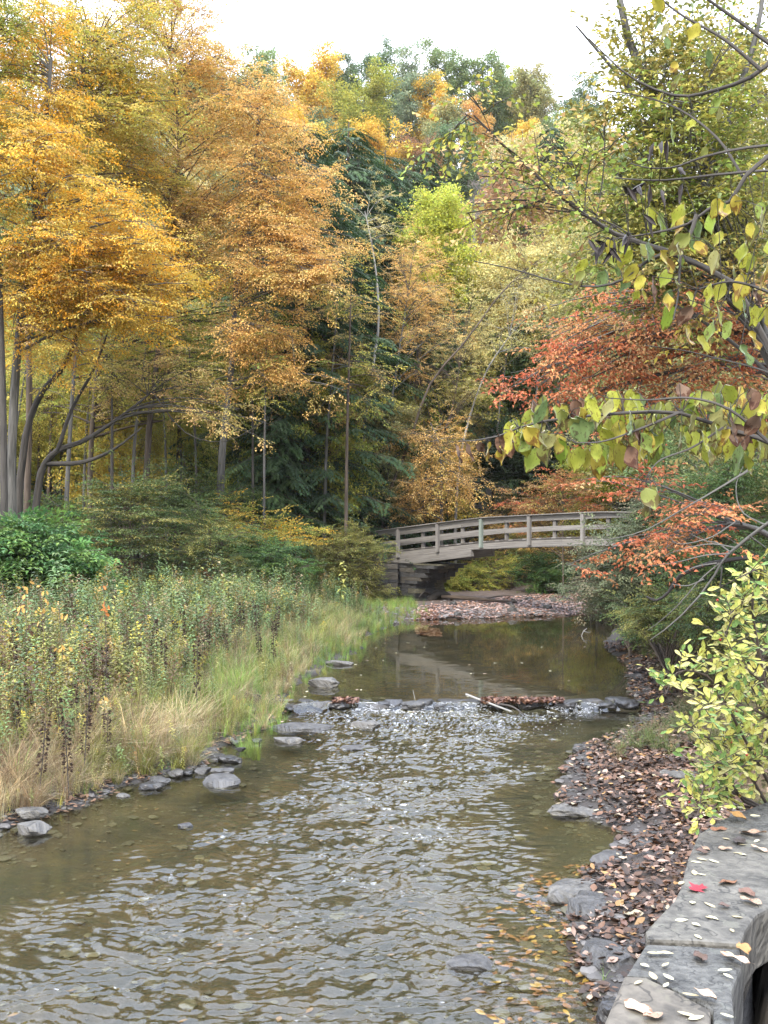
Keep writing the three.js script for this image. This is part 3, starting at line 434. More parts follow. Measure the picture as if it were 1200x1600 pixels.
{ // thin saplings in the shade of the wood
  const r = rngOf(64), xs = [60, 92, 128, 165, 188, 205, 262, 285, 308, 395, 412, 455, 505, 540, 14, 175];
  xs.forEach((px, k) => { const d = 33 + 9 * r(), lean = (r() - .4) * 60, top1 = 420 + 160 * r(); place(growTree({ seed: 640 + k, trunk: [foot(px, d), P(px + lean * .2, 700, d), P(px + lean * .6, (700 + top1) / 2, d), P(px + lean, top1, d)], r0: .05 + .04 * r(), r1: .015, bark: pickOf(r, [M.barkGrey, M.barkDark, M.barkBrown]), geo: SPRAY[k % 3], leafM: LEAF, pal: k % 3 ? PAL.yellow.concat(PAL.lime) : PAL.rust, lobes: [lobe(px + lean, top1 + 40, 55, 60, d, 9), lobe(px + lean * .6 + 20, 600, 50, 50, d, 5)], rise: .5, flat: .6, per: 4, sub: 3 }), 'sapling', 'thin sapling with sparse yellow leaves in the shade of the wood', 'tree', 'saplings in the wood'); });
}

// ------------------------------------------------------------------ footbridge: the face towards the stream is a line in plan, read off the post spacing
const B0 = 40.1, bx = -.021, bc = .0353, bk = .0436, BW = 1.17;
const bridgeI = (px) => { const u = (px - HX) / F; return (u - bx) / (bc + bk * u); }, bridgeX = (i) => B0 * (bx + bc * i), bridgeD = (i) => B0 * (1 - bk * i);
const bE = V(bc, 0, bk).normalize(), bP = V(bk, 0, -bc).normalize();          // along the bridge, and across it away from the stream view
function profile(list) { const t = lin(list.map(([px, py]) => { const i = bridgeI(px); return [i, EYE - (py - HY) / F * bridgeD(i)]; })), im = 5.35; return (i) => t(i > im ? 2 * im - i : i); }
const yRail = profile([[560, 835], [570, 833], [623, 825.8], [686, 817.6], [757, 809.3], [827, 805.6], [912, 801.5], [946, 800.5]]);
const yDeck = profile([[560, 871], [590, 866], [627, 859.7], [678, 854], [752, 846], [829, 841.5], [879, 839.6], [946, 838.5]]);
const yBeam = profile([[560, 886], [590, 881], [638, 869.8], [736, 858.8], [831, 854.7], [926, 852.6], [946, 852.4]]);
const yLow = profile([[560, 895], [590, 889], [667, 878], [733, 869.8], [946, 850]]);
const bAt = (i, y, across = 0) => V(bridgeX(i), y, -bridgeD(i)).addScaledVector(bP, across);
function board(rows, uvLen = .5) {                                             // rows: cross-sections of four points each (near top, near bottom, far bottom, far top)
  const gb = new GB(); let len = 0;
  for (let f = 0; f < 4; f++) { len = 0; for (let k = 0; k < rows.length - 1; k++) { const a = rows[k][f], b = rows[k][(f + 1) % 4], c = rows[k + 1][(f + 1) % 4], d = rows[k + 1][f], l = a.distanceTo(d), w = a.distanceTo(b), off = f * .37; gb.quad(gb.v(a, WHITE, len * uvLen, off), gb.v(b, WHITE, len * uvLen, off + w), gb.v(c, WHITE, (len + l) * uvLen, off + w), gb.v(d, WHITE, (len + l) * uvLen, off)); len += l; } }
  for (const [k, flip] of [[0, 1], [rows.length - 1, 0]]) { const q = rows[k].map((p, n) => gb.v(p, WHITE, n * .1, n % 2 * .2)); flip ? gb.quad(q[3], q[2], q[1], q[0]) : gb.quad(q[0], q[1], q[2], q[3]); }
  return gb.build();
}
const beamRows = (i0, i1, n, yt, yb, a0, a1) => Array.from({ length: n + 1 }, (_, k) => { const i = lerp(i0, i1, k / n); return [bAt(i, yt(i), a0), bAt(i, yb(i), a0), bAt(i, yb(i), a1), bAt(i, yt(i), a1)]; });
{
  const g = new THREE.Group(), r = rngOf(90), rel = V(bridgeX(0), 0, -bridgeD(0)); g.position.copy(rel);
  const add = (name, rows, mat) => part(g, name, board(rows.map((q) => q.map((p) => p.clone().sub(rel)))), mat);
  const tones = [.92, 1, 1.08, .85].map((k) => { const m = M.wood.clone(); m.color = col(.225 * k, .21 * k, .196 * k); return m; });
  for (const [a0, a1] of [[0, .14], [BW - .14, BW]]) {
    for (let k = 0; k < 2; k++) add('girder', beamRows(k ? 4.6 : -.15, k ? 8.6 : 4.597, 8, (i) => yDeck(i) - .035, yBeam, a0, a1), tones[k + 1]);
    add('corbel_beam', beamRows(.1, 2.755, 6, (i) => yBeam(i) - .004, yLow, a0, a1), tones[0]);
    add('corbel_beam', beamRows(7.95, 8.6, 3, (i) => yBeam(i) - .004, (i) => yBeam(i) - .3, a0, a1), tones[2]);
  }
  for (let s = -.1, n = 0; s < 8.55; s += .094, n++) { const i0 = s, i1 = s + .0905, dy = (r() - .5) * .008; add('plank', [[i0, 0], [i1, 0]].map(([i]) => [bAt(i, yDeck(i) + .012 + dy, -.03), bAt(i, yDeck(i) - .03 + dy, -.03), bAt(i, yDeck(i) - .03 + dy, BW + .03), bAt(i, yDeck(i) + .012 + dy, BW + .03)]), n % 3 ? M.woodDark : tones[0]); }
  for (let k = 0; k <= 8; k++) for (const side of [0, 1]) {                     // posts bolted to the outside of the girders
    const i = k, w = .062, a0 = side ? BW + .002 : -.102, a1 = side ? BW + .102 : -.002, yb = yBeam(i) + .06, yt = yRail(i) - .03, dI = w / (B0 * Math.hypot(bc, bk));
    add('post', [yb, yt].map((y) => [bAt(i - dI, y, a0), bAt(i + dI, y, a0), bAt(i + dI, y, a1), bAt(i - dI, y, a1)]), k === 3 && !side ? M.woodGreen : tones[(k * 2 + side) % 4]);
  }
  for (let k = 0; k < 8; k++) for (const side of [0, 1]) {
    const i0 = k - (k ? 0 : .12), i1 = k + .992, a = side ? BW + .004 : -.044, b = side ? BW + .044 : -.004, dz = (r() - .5) * .02;
    // boards run past the inner faces of the posts
    const ai = side ? BW - .05 : .002, bi = side ? BW - .002 : .05;
    add('top_rail', beamRows(i0, i1, 3, (i) => yRail(i) + dz * .3, (i) => yRail(i) - .15 + dz * .3, ai, bi), tones[(k + side) % 4]);
    add('mid_rail', beamRows(i0, i1, 3, (i) => lerp(yDeck(i), yRail(i), .50) + dz, (i) => lerp(yDeck(i), yRail(i), .50) - .125 + dz, ai, bi), tones[(k + 2 + side) % 4]);
    add('cap_board', beamRows(i0, i1, 3, (i) => yRail(i) + .028, (i) => yRail(i) - .004 + dz * .3 + .006, side ? BW - .07 : -.115, side ? BW + .115 : .07), tones[(k + 1 + side) % 4]);
  }
  top(g, 'footbridge', 'weathered grey wooden footbridge arching over the creek', 'bridge');
}
// --- dry stone abutments: every stone its own piece
function stoneBlock(r, l, h, w) {                                              // rough block, corners knocked about
  const g = new THREE.BoxGeometry(l, h, w, 2, 1, 1), p = g.attributes.position, s = r() * 100, u = g.attributes.uv;
  for (let k = 0; k < p.count; k++) { const x = p.getX(k), y = p.getY(k), z = p.getZ(k); p.setXYZ(k, x + n3(x * 3 + s, y * 3, z * 3) * .03, y + n3(x * 2, y * 3 + s, z * 2) * .018, z + n3(x * 3, y * 4, z * 3 + s) * .035); u.setXY(k, u.getX(k) * l + s, u.getY(k) * h); }
  g.computeVertexNormals(); return g;
}
const pierBlocks = (() => { const r = rngOf(95); return Array.from({ length: 9 }, () => stoneBlock(r, 1, 1, 1)); })();
function masonry(name, label, at, dirX, dirZ, courses, seed) {                 // courses: [y0, y1, from, to, depth]
  const g = new THREE.Group(), r = rngOf(seed); g.position.copy(at); const q = new THREE.Quaternion().setFromRotationMatrix(new THREE.Matrix4().makeBasis(dirX, UPV, dirX.clone().cross(UPV)));
  for (const [y0, y1, x0, x1, w] of courses) {
    let x = x0;
    while (x < x1 - .05) {
      let l = .32 + .65 * r(); if (x1 - x - l < .28) l = x1 - x;
      const m = part(g, 'stone', pierBlocks[Math.floor(r() * 9)], pickOf(r, [M.pierA, M.pierB, M.pierB, M.pierC, M.stoneDark]));
      m.position.copy(dirX).multiplyScalar(x + l / 2).addScaledVector(dirZ, w / 2 + (r() - .5) * .07).setY((y0 + y1) / 2); m.quaternion.copy(q); m.scale.set(l - .012, y1 - y0 - .008, w);
      x += l;
    }
  }
  return top(g, name, label, 'masonry');
}
{
  const r = rngOf(96), S = B0 * Math.hypot(bc, bk), cs = []; let y = -.1;
  const rightI = (yy) => yy < .95 ? 1.46 + .03 * r() : 1.46 + (yy - .95) / .9 * .62, topY = yLow(1.5) - .01;
  while (y < topY - .06) { const h = Math.min(.1 + .1 * r(), topY - y), x1 = (rightI(y) + (r() - .5) * .05) * S; cs.push([y, y + h, .35 * S, x1, .62], [y + .002, y + h - .002, .40 * S, x1 - .06 * r(), 0]); y += h; }
  const near = [], far = [], mid = []; for (const [a, b, x0, x1, w] of cs) { if (!w) continue; near.push([a, b, x0, x1, .5]); mid.push([a, b, x0, x1 - .03 * r(), .5]); far.push([a, b, x0, x1 - .03 * r(), .5]); }
  const o = V(bridgeX(0), 0, -bridgeD(0)), g = masonry('bridge_abutment', 'stepped dry stone abutment carrying the footbridge over the gravel bar', o.clone().addScaledVector(bP, -.12), bE, bP, near, 97);
  for (const [list, off, sd] of [[mid, .39, 98], [far, .9, 99]]) { const t = masonry('bridge_abutment', 'x', o.clone(), bE, bP, list, sd); for (const c of [...t.children]) { c.position.addScaledVector(bP, off + .12); g.add(c); } scene.remove(t); counts.bridge_abutment--; }
  const wing = []; y = 0; const x1 = 3.3; while (y < 1.55) { const h = .09 + .1 * r(); wing.push([y, y + h, Math.max(0, (y - 1.1) * .6), x1 + .1 * r(), .5]); y += h; }
  masonry('wing_wall', 'dark stone wing wall half hidden by the olive shrub', P(483, 823, 37.9).setY(.1), V(1, 0, .06).normalize(), V(0, 0, -1), wing, 101);
  const rc = []; y = 0; while (y < 2.5) { const h = .12 + .1 * r(); rc.push([y, y + h, 0, 1.6, 1.3]); y += h; }
  masonry('bridge_abutment', 'stone abutment under the bridge end hidden in the bushes', V(bridgeX(8), .2, -bridgeD(8)), bE, bP, rc, 102);
}

// ------------------------------------------------------------------ path wall with coping stones
{
  const g = new THREE.Group(), WT = EYE - 1.6, r = rngOf(110), o = G(1000, 1500, WT); g.position.set(o.x, 0, o.z);
  const list = [
    [[[915, 1665], [975, 1524], [1010, 1526], [1060, 1550], [1111, 1577], [1108, 1680], [1000, 1800]], M.copingWarm, 0],
    [[[1009, 1472], [1090, 1475], [1156, 1480], [1161, 1505], [1144, 1545], [1149, 1600], [1147, 1690], [1113, 1690], [1114, 1575], [1062, 1547], [1012, 1523], [978, 1521]], M.copingBlue, -.006],
    [[[1011, 1468], [1008, 1456], [1030, 1432], [1053, 1408], [1063, 1388], [1075, 1341], [1092, 1302], [1130, 1291], [1225, 1299], [1225, 1408], [1182, 1431], [1165, 1455], [1158, 1476], [1090, 1471]], M.coping, .004],
    [[[1094, 1299], [1122, 1278], [1230, 1238], [1230, 1295], [1132, 1288]], M.copingBlue, -.012],
  ];
  for (const [pts, mat, dy] of list) {
    const sh = new THREE.Shape(); const w = pts.map(([x, y]) => { const q = G(x, y, WT); return [q.x - o.x, -(q.z - o.z)]; });
    w.forEach(([x, y], k) => k ? sh.lineTo(x, y) : sh.moveTo(x, y)); sh.closePath();
    const e = new THREE.ExtrudeGeometry(sh, { depth: .2, bevelEnabled: true, bevelSize: .012, bevelThickness: .014, bevelSegments: 2, bevelOffset: -.012 });
    e.rotateX(-Math.PI / 2); e.translate(0, WT - .214 + dy, 0);
    const u = e.attributes.uv, p = e.attributes.position; for (let k = 0; k < p.count; k++) u.setXY(k, p.getX(k), p.getZ(k) + p.getY(k));
    part(g, 'coping_stone', e, mat);
  }
  for (let row = 0; row < 7; row++) for (let k = 0, s = .2 * (row % 2); s < 5.2; k++) { const l = .45 + .4 * r(), d = 1.3 + s, x = wallLine(d + l / 2) + .16, m = part(g, 'stone', pierBlocks[(row * 3 + k) % 9], pickOf(r, [M.pierB, M.stoneGrey, M.pierA])); m.position.set(x - o.x, .15 + row * .18, -(d + l / 2) - o.z); m.rotation.y = Math.atan2(wallLine(d + .3) - wallLine(d - .3), .6) * -1 + Math.PI / 2 + Math.PI; m.rotation.y = Math.PI / 2 - Math.atan2(wallLine(d + .3) - wallLine(d - .3), .6); m.scale.set(l - .012, .172, .26); s += l; }
  top(g, 'stone_wall', 'low wall capped with flat grey coping stones beside the water', 'wall');
}

// ------------------------------------------------------------------ stones
function rock(seed, l, h, w, slab = .6) {
  const r = rngOf(seed), g = new THREE.IcosahedronGeometry(1, 6), p = g.attributes.position, s = seed * 3.7, cuts = Array.from({ length: 7 }, () => [V(r() - .5, (r() - .5) * .7, r() - .5).normalize(), .62 + .3 * r()]); cuts.push([V((r() - .5) * .25, 1, (r() - .5) * .25).normalize(), lerp(.95, .5, slab)]);
  for (let k = 0; k < p.count; k++) {
    const v = V().fromBufferAttribute(p, k); v.multiplyScalar(1 + .14 * n3(v.x * 1.3 + s, v.y * 1.3, v.z * 1.3));
    for (const [n, q] of cuts) { const e = v.dot(n) - q; if (e > 0) v.addScaledVector(n, -e * .9); }
    v.multiplyScalar(1 + .03 * n3(v.x * 5 + s, v.y * 7, v.z * 5)); p.setXYZ(k, v.x * l / 2, v.y * h / 1.3, v.z * w / 2);
  }
  g.computeVertexNormals(); const u = g.attributes.uv; for (let k = 0; k < p.count; k++) u.setXY(k, p.getX(k) * 1.5 + p.getY(k), p.getZ(k) * 1.5 + p.getY(k) * 1.5);
  return g;
}
function putRock(seed, px, py, wpx, hpx, lvl, mat, name, label, opt = {}) {
  const q = G(px, py, lvl), d = -q.z, l = wpx / F * d * 1.06, h = hpx / F * d, m = new THREE.Mesh(rock(seed, l, h * .8, l * (opt.deep ?? .6), opt.slab ?? .6), mat);
  m.position.set(q.x, lvl + (opt.up ?? h * .12), q.z); m.rotation.set(opt.tx ?? 0, opt.turn ?? (seed % 7 - 3) * .08, opt.tz ?? 0);
  return top(m, name, label, 'stone', opt.group);
}
putRock(401, 506, 1072, 46, 17, LVL, M.stonePale, 'boulder', 'smooth rounded grey boulder standing in the still pool', { slab: .35, deep: .7, up: .05 });
putRock(402, 532, 1038, 46, 10, LVL, M.stonePale, 'stone_slab', 'long pale stone lying along the grassy pool edge', { deep: .35, turn: -.3, tz: -.08 });
putRock(403, 472, 1140, 96, 16, 0, M.stoneGrey, 'stone_slab', 'long flat slab just below the dam with a dark end', { deep: .45, turn: -.1, slab: 1 });
putRock(404, 449, 1159, 48, 13, 0, M.stonePale, 'stone_slab', 'small pale slab beside the grass clump in the stream', { deep: .7, turn: -.35, slab: .9 });
putRock(405, 572, 1134, 44, 16, 0, M.stonePale, 'boulder', 'half drowned pale round stone below the dam', { slab: .4, up: .0, deep: .9 });
putRock(406, 347, 1225, 62, 20, 0, M.stoneGrey, 'stone_slab', 'wet flat slab with a pointed end out in the shallows', { deep: .85, turn: -.35, slab: 1, up: .03 });
putRock(407, 348, 1208, 38, 10, 0, M.stoneGrey, 'stone_slab', 'thin dark slab just behind the pointed flat slab', { deep: .6, slab: 1, up: .03 });
putRock(408, 171, 1214, 46, 26, 0, M.stoneDark, 'boulder', 'larger dark boulder of the pair under the straw grass', { deep: .7, turn: .35, tz: -.18, slab: .7, up: .08 });
putRock(409, 193, 1209, 34, 20, 0, M.stoneDark, 'boulder', 'smaller dark boulder tucked behind its larger neighbour', { deep: .7, tz: -.2, up: .08 });
putRock(410, 50, 1284, 50, 16, 0, M.stonePale, 'stone_slab', 'grey slab lying behind the pale wedge at the bank', { deep: .7, turn: .1, slab: .9, up: .1 });
putRock(411, 50, 1302, 56, 22, 0, M.stonePale, 'stone_slab', 'pale wedge shaped stone at the water edge by the straw grass', { deep: .7, turn: -.15, tz: .08, up: .05, slab: .7 });
putRock(412, 257, 1210, 30, 13, 0, M.stoneDark, 'stone_slab', 'dark flat stone between the boulder pair and the gravel', { deep: .7, slab: .8, up: .04 });
putRock(413, 193, 1244, 22, 7, 0, M.stonePale, 'stone_slab', 'lone little flat stone breaking the shallow water', { deep: .7, slab: .9 });
putRock(414, 366, 1191, 26, 11, 0, M.stoneDark, 'boulder', 'small brown stone upstream of the two flat slabs', { up: .02 });
putRock(415, 290, 1291, 24, 10, 0, M.stoneDark, 'boulder', 'dark stone with a leaf on it splashing in the current', { up: .0 });
putRock(416, 918, 1268, 118, 20, 0, M.stonePale, 'stone_slab', 'long pale ledge stone at the edge of the leafy shore', { deep: .5, turn: .08, slab: 1, up: .02 });
putRock(417, 1072, 1226, 84, 32, .1, M.stonePale, 'stone_slab', 'broad grey slab on the leafy shore near the yellow shrub', { deep: .6, turn: .1, slab: 1, up: .08 });
putRock(418, 905, 1402, 90, 44, 0, M.stonePale, 'rock_ledge', 'pale layered ledge jutting from the shore into the stream', { deep: .9, turn: .2, slab: 1, up: .02 });
putRock(419, 945, 1428, 120, 50, .03, M.stoneGrey, 'rock_ledge', 'grey ledge under the leaves against the pale jutting ledge', { deep: .9, turn: -.2, slab: 1, up: .02 });
putRock(420, 738, 1509, 84, 24, 0, M.stoneGrey, 'stone_slab', 'flat stone strewn with leaves standing alone in the stream', { deep: .6, turn: .25, slab: 1, up: .005 });
putRock(421, 960, 1500, 90, 60, .03, M.stoneGrey, 'rock_ledge', 'low grey ledge beside the single grass sprig', { deep: 1.1, turn: .5, slab: 1, up: .0 });
putRock(422, 962, 1348, 70, 26, .05, M.stoneGrey, 'rock_ledge', 'dark grey ledge at the head of the leafy inlet', { deep: .8, slab: 1 });
putRock(423, 955, 1590, 50, 50, .05, M.stoneDark, 'boulder', 'dark wet stone at the foot of the wall', { deep: 1, up: .02 });
putRock(424, 560, 1168, 70, 7, 0, M.stoneGrey, 'stone_slab', 'thin drowned slab with a stick lying across it', { deep: .5, slab: 1, up: .0 });
{ // gravelly spit on the left bank
  const r = rngOf(120);
  for (let k = 0; k < 34; k++) { const t = r(), px = lerp(225, 400, t) + (r() - .5) * 46, py = lerp(1226, 1158, t) + (r() - .5) * 24, w = 12 + 20 * r(); putRock(430 + k, px, py, w, w * .42, .02, pickOf(r, [M.stoneGrey, M.stonePale, M.stoneDark, M.stoneGrey]), 'shore_stone', 'flat shale stone on the gravelly spit by the grass clump', { group: 'shale stones on the spit', slab: .9, turn: r() * 3, deep: .8, up: .01 }); }
  // the stones of the dam
  for (let k = 0; k < 32; k++) { const px = lerp(432, 992, (k + .5) / 32) + (r() - .5) * 12, w = 22 + 24 * r(); putRock(480 + k, px, 1106 + (r() - .5) * 5, w, 10 + 9 * r(), .02, k % 4 ? M.stoneDark : M.stoneGrey, 'dam_stone', 'wet dark stone in the little dam across the stream', { group: 'stones of the dam', slab: .6, turn: (r() - .5) * .9, deep: .8, up: .035 + .04 * r() }); }
  // stones on the right shore and the bar
  for (let k = 0; k < 22; k++) { const d = 7 + 11 * r(), x = XR(d) + .05 + .7 * r(), w = .08 + .16 * r(), m = new THREE.Mesh(rock(520 + k, w, w * .4, w * .8, .9), pickOf(r, [M.stoneGrey, M.stoneGrey, M.stoneDark])); m.position.copy(onGround(x, d, .01)); m.rotation.y = r() * 6; top(m, 'shore_stone', 'small shale stone among the fallen leaves of the shore', 'stone', 'stones in the leafy shore'); }
  for (let k = 0; k < 26; k++) { const d = 31.5 + 8 * r(), x = XL(d) - .2 - 4.5 * r(), w = .15 + .22 * r(), m = new THREE.Mesh(rock(545 + k, w, w * .6, w * .8, .5), pickOf(r, [M.stoneGrey, M.stonePale])); m.position.copy(onGround(x, d, .01)); m.rotation.y = r() * 6; top(m, 'bar_stone', 'grey cobble on the leaf strewn bar below the bridge', 'stone', 'cobbles on the bar'); }
}
// pebbles under water and along both edges
{
  const r = rngOf(130), inst = new Inst(), g = rock(700, 1, .8, .9, .7), q = new THREE.Quaternion();
  const low = new THREE.IcosahedronGeometry(.5, 1); { const p = low.attributes.position; for (let k = 0; k < p.count; k++) { const f = 1 + .25 * n3(p.getX(k) * 3, p.getY(k) * 3, p.getZ(k) * 3); p.setXYZ(k, p.getX(k) * f, p.getY(k) * f * .45, p.getZ(k) * f); } low.computeVertexNormals(); }
  for (let k = 0; k < 9000; k++) { const d = 5 + 17 * r(), side = r(), x = side < .3 ? XL(d) + (r() - .55) * .7 : side < .62 ? XR(d) + (r() - .45) * .8 : lerp(XL(d), XR(d), r()); if (d < 7 && x > wallLine(d) - .05) continue; if (d > 14.6 && x < XL(d) + .4) continue; const s = .02 + .05 * r() * r() + (r() < .05 ? .08 : 0), wet = x > XL(d) && x < XR(d), kk = wet ? .025 + .045 * r() : .035 + .09 * r(); q.setFromAxisAngle(UPV, r() * 6); inst.add(onGround(x, d, .003), q, V(s * 1.4, s, s), col(kk * 1.1, kk, kk * (wet ? .6 : .9))); }
  for (let k = 0; k < 6000; k++) { const d = 30.6 + 10 * r(), x = XL(d) - .1 - 5 * r() * (.3 + r()), s = .03 + .07 * r(), kk = .10 + .15 * r(); q.setFromAxisAngle(UPV, r() * 6); inst.add(onGround(x, d, .003), q, V(s * 1.4, s, s), col(kk * 1.05, kk * .97, kk * .95)); }
  stuff(inst, low, std({ roughness: .6 }), 'pebbles', 'loose shale pebbles along the stream edges and its bed', 'pebbles');
}

// ------------------------------------------------------------------ driftwood
function stick(name, label, pts, r0, r1, mat, side = []) {
  const g = new THREE.Group(), o = pts[0].clone(), gb = new GB(); g.position.copy(o); tube(gb, smooth(pts, 8).map((p) => p.clone().sub(o)), r0, r1, 7, WHITE, .15, true); part(g, 'stem', gb.build(), mat);
  for (const s of side) { const b = new GB(); tube(b, smooth(s.pts, 6).map((p) => p.clone().sub(o)), s.r, s.r * .4, 5, WHITE, .15, true); part(g, 'twig', b.build(), mat); }
  return top(g, name, label, 'branch');
}
stick('drift_stick', 'pale slanting stick caught in the leaf pile on the dam', [P(728, 1085, 17.7), P(752, 1094, 17.5), P(778, 1104, 17.2), P(800, 1112, 16.9)], .022, .014, M.barkPale);
stick('drift_stick', 'short dark stick crossing the pale stick on the dam', [P(772, 1099, 17.4), P(800, 1104, 17.2), P(820, 1118, 16.9)], .02, .012, M.barkDark);
stick('drift_log', 'dark wet log lying from the shore to the dam end', [P(928, 1104, 17.6), P(965, 1110, 17.5), P(1005, 1113, 17.4), P(1052, 1119, 17.2)], .04, .05, M.barkDark);
stick('drift_log', 'old brown log lying on the leaf strewn bar under the bridge', [onGround(2.2, 37.8, .14), onGround(3.1, 37.2, .12), onGround(4.0, 36.9, .1), onGround(4.9, 37.0, .06)], .09, .04, M.barkBrown, [{ pts: [onGround(3.6, 37, .12), onGround(4.3, 37.6, .2), onGround(4.9, 38, .22)], r: .035 }]);
stick('root_stump', 'dark tangled root lump at the end of the old log', [onGround(1.7, 38, .0), onGround(2.0, 38, .25), onGround(2.3, 38.0, .22), onGround(2.6, 37.9, .05)], .2, .08, M.barkDark, [{ pts: [onGround(1.9, 38, .15), onGround(1.5, 37.7, .3), onGround(1.3, 37.4, .12)], r: .06 }]);
stick('drift_stick', 'thin twig sticking up out of the pool', [P(908, 990, 28.2).setY(LVL - .05), P(912, 986, 28.2), P(917, 982, 28.2)], .012, .006, M.barkPale, [{ pts: [P(912, 986, 28.2), P(918, 988, 28.1), P(924, 987, 28)], r: .008 }]);
stick('drift_stick', 'thin straight twig leaning over the pool behind the dam', [P(649, 1095, 17.9), P(647, 1086, 17.9), P(645, 1078, 17.9)], .008, .004, M.barkPale);
stick('drift_stick', 'bleached twig lying on the stones of the spit', [P(180, 1180, 13.6), P(196, 1186, 13.5), P(214, 1200, 13.2)], .012, .006, M.barkPale);

// ------------------------------------------------------------------ the meadow on the left bank
function blade(gb, r, base, dir, len, w, bend, c) {                            // a curved grass blade of five triangles
  const side = V(-dir.z, 0, dir.x), pt = (t) => base.clone().addScaledVector(dir, bend * t * t * len).add(V(0, len * t * (1 - .42 * bend * t), 0)); let a = null;
  for (let k = 0; k <= 3; k++) { const t = k / 3, q = pt(t), h = w * (1 - t) * .5; if (k === 3) { gb.tri(a[0], a[1], gb.v(q, c)); break; } const n = [gb.v(q.clone().addScaledVector(side, h), c), gb.v(q.clone().addScaledVector(side, -h), c)]; if (a) gb.quad(a[0], a[1], n[1], n[0]); a = n; }
}
function tuftGeo(seed, n, rad, bend0, bend1, w = .007) { const r = rngOf(seed), gb = new GB(); for (let k = 0; k < n; k++) { const a = r() * 7, rr = rad * Math.sqrt(r()); blade(gb, r, V(Math.cos(a) * rr, 0, Math.sin(a) * rr), V(Math.cos(a + (r() - .5) * 1.6), 0, Math.sin(a + (r() - .5) * 1.6)), .5 + .6 * r(), w * (.7 + .6 * r()), lerp(bend0, bend1, r()), tone(r, .3)); } return gb.build(); }
function forbGeo(seed, { leaves = 32, size = .12, wid = .24, top: plume = 0, up = .5, branch = 0 }) {   // an upright weed, one metre tall
  const r = rngOf(seed), gb = new GB(), st = col(.75, .62, .42); const lean = (r() - .5) * .16, pt = (t) => V(lean * t * t, t, (r() - .5) * .01);
  for (const a of [0, 2.1, 4.2]) { const w = .006; const p = [0, 1].map((t) => pt(t).add(V(Math.cos(a) * w * (1 - t), 0, Math.sin(a) * w * (1 - t)))), q = pt(0).add(V(Math.cos(a + 2.1) * w, 0, Math.sin(a + 2.1) * w)); gb.tri(gb.v(p[0], st), gb.v(q, st), gb.v(p[1], st)); }
  for (let k = 0; k < leaves; k++) { const t = .12 + .86 * (k + r()) / leaves, a = k * 2.4 + r(), d = V(Math.cos(a), up * (.3 + t) - .2 + (r() - .5) * .3, Math.sin(a)); leaf(gb, pt(t), d, UPV, size * (1.2 - .65 * t) * (.7 + .6 * r()), size * wid * (.8 + .5 * r()), tone(r, .3), .05, .35); }
  for (let k = 0; k < plume; k++) { const t = .78 + .22 * r(), a = r() * 7; leaf(gb, pt(t).add(V(Math.cos(a) * .07 * (1.1 - t) * 4, (r() - .5) * .04, Math.sin(a) * .07 * (1.1 - t) * 4)), V(Math.cos(a), .6, Math.sin(a)), UPV, .035, .02, col(1.6, 1.25, .8), .1, 0); }
  return gb.build();
}
const TUFT = tuftGeo(801, 46, .1, .3, 1.15, .009), TUFT_UP = tuftGeo(802, 40, .09, .1, .7, .009), FORB = [forbGeo(811, {}), forbGeo(812, { leaves: 42, size: .105, plume: 26, top: 26 }), forbGeo(813, { leaves: 26, size: .13, wid: .3, up: .3 }), forbGeo(814, { leaves: 36, size: .1, wid: .2, up: .9 })];
const GRASS = leafMat(1, 1, 1, .3);
const inView = (x, d, m = 60) => { const px = HX + x / d * F; return px > -m && px < 1200 + m; };
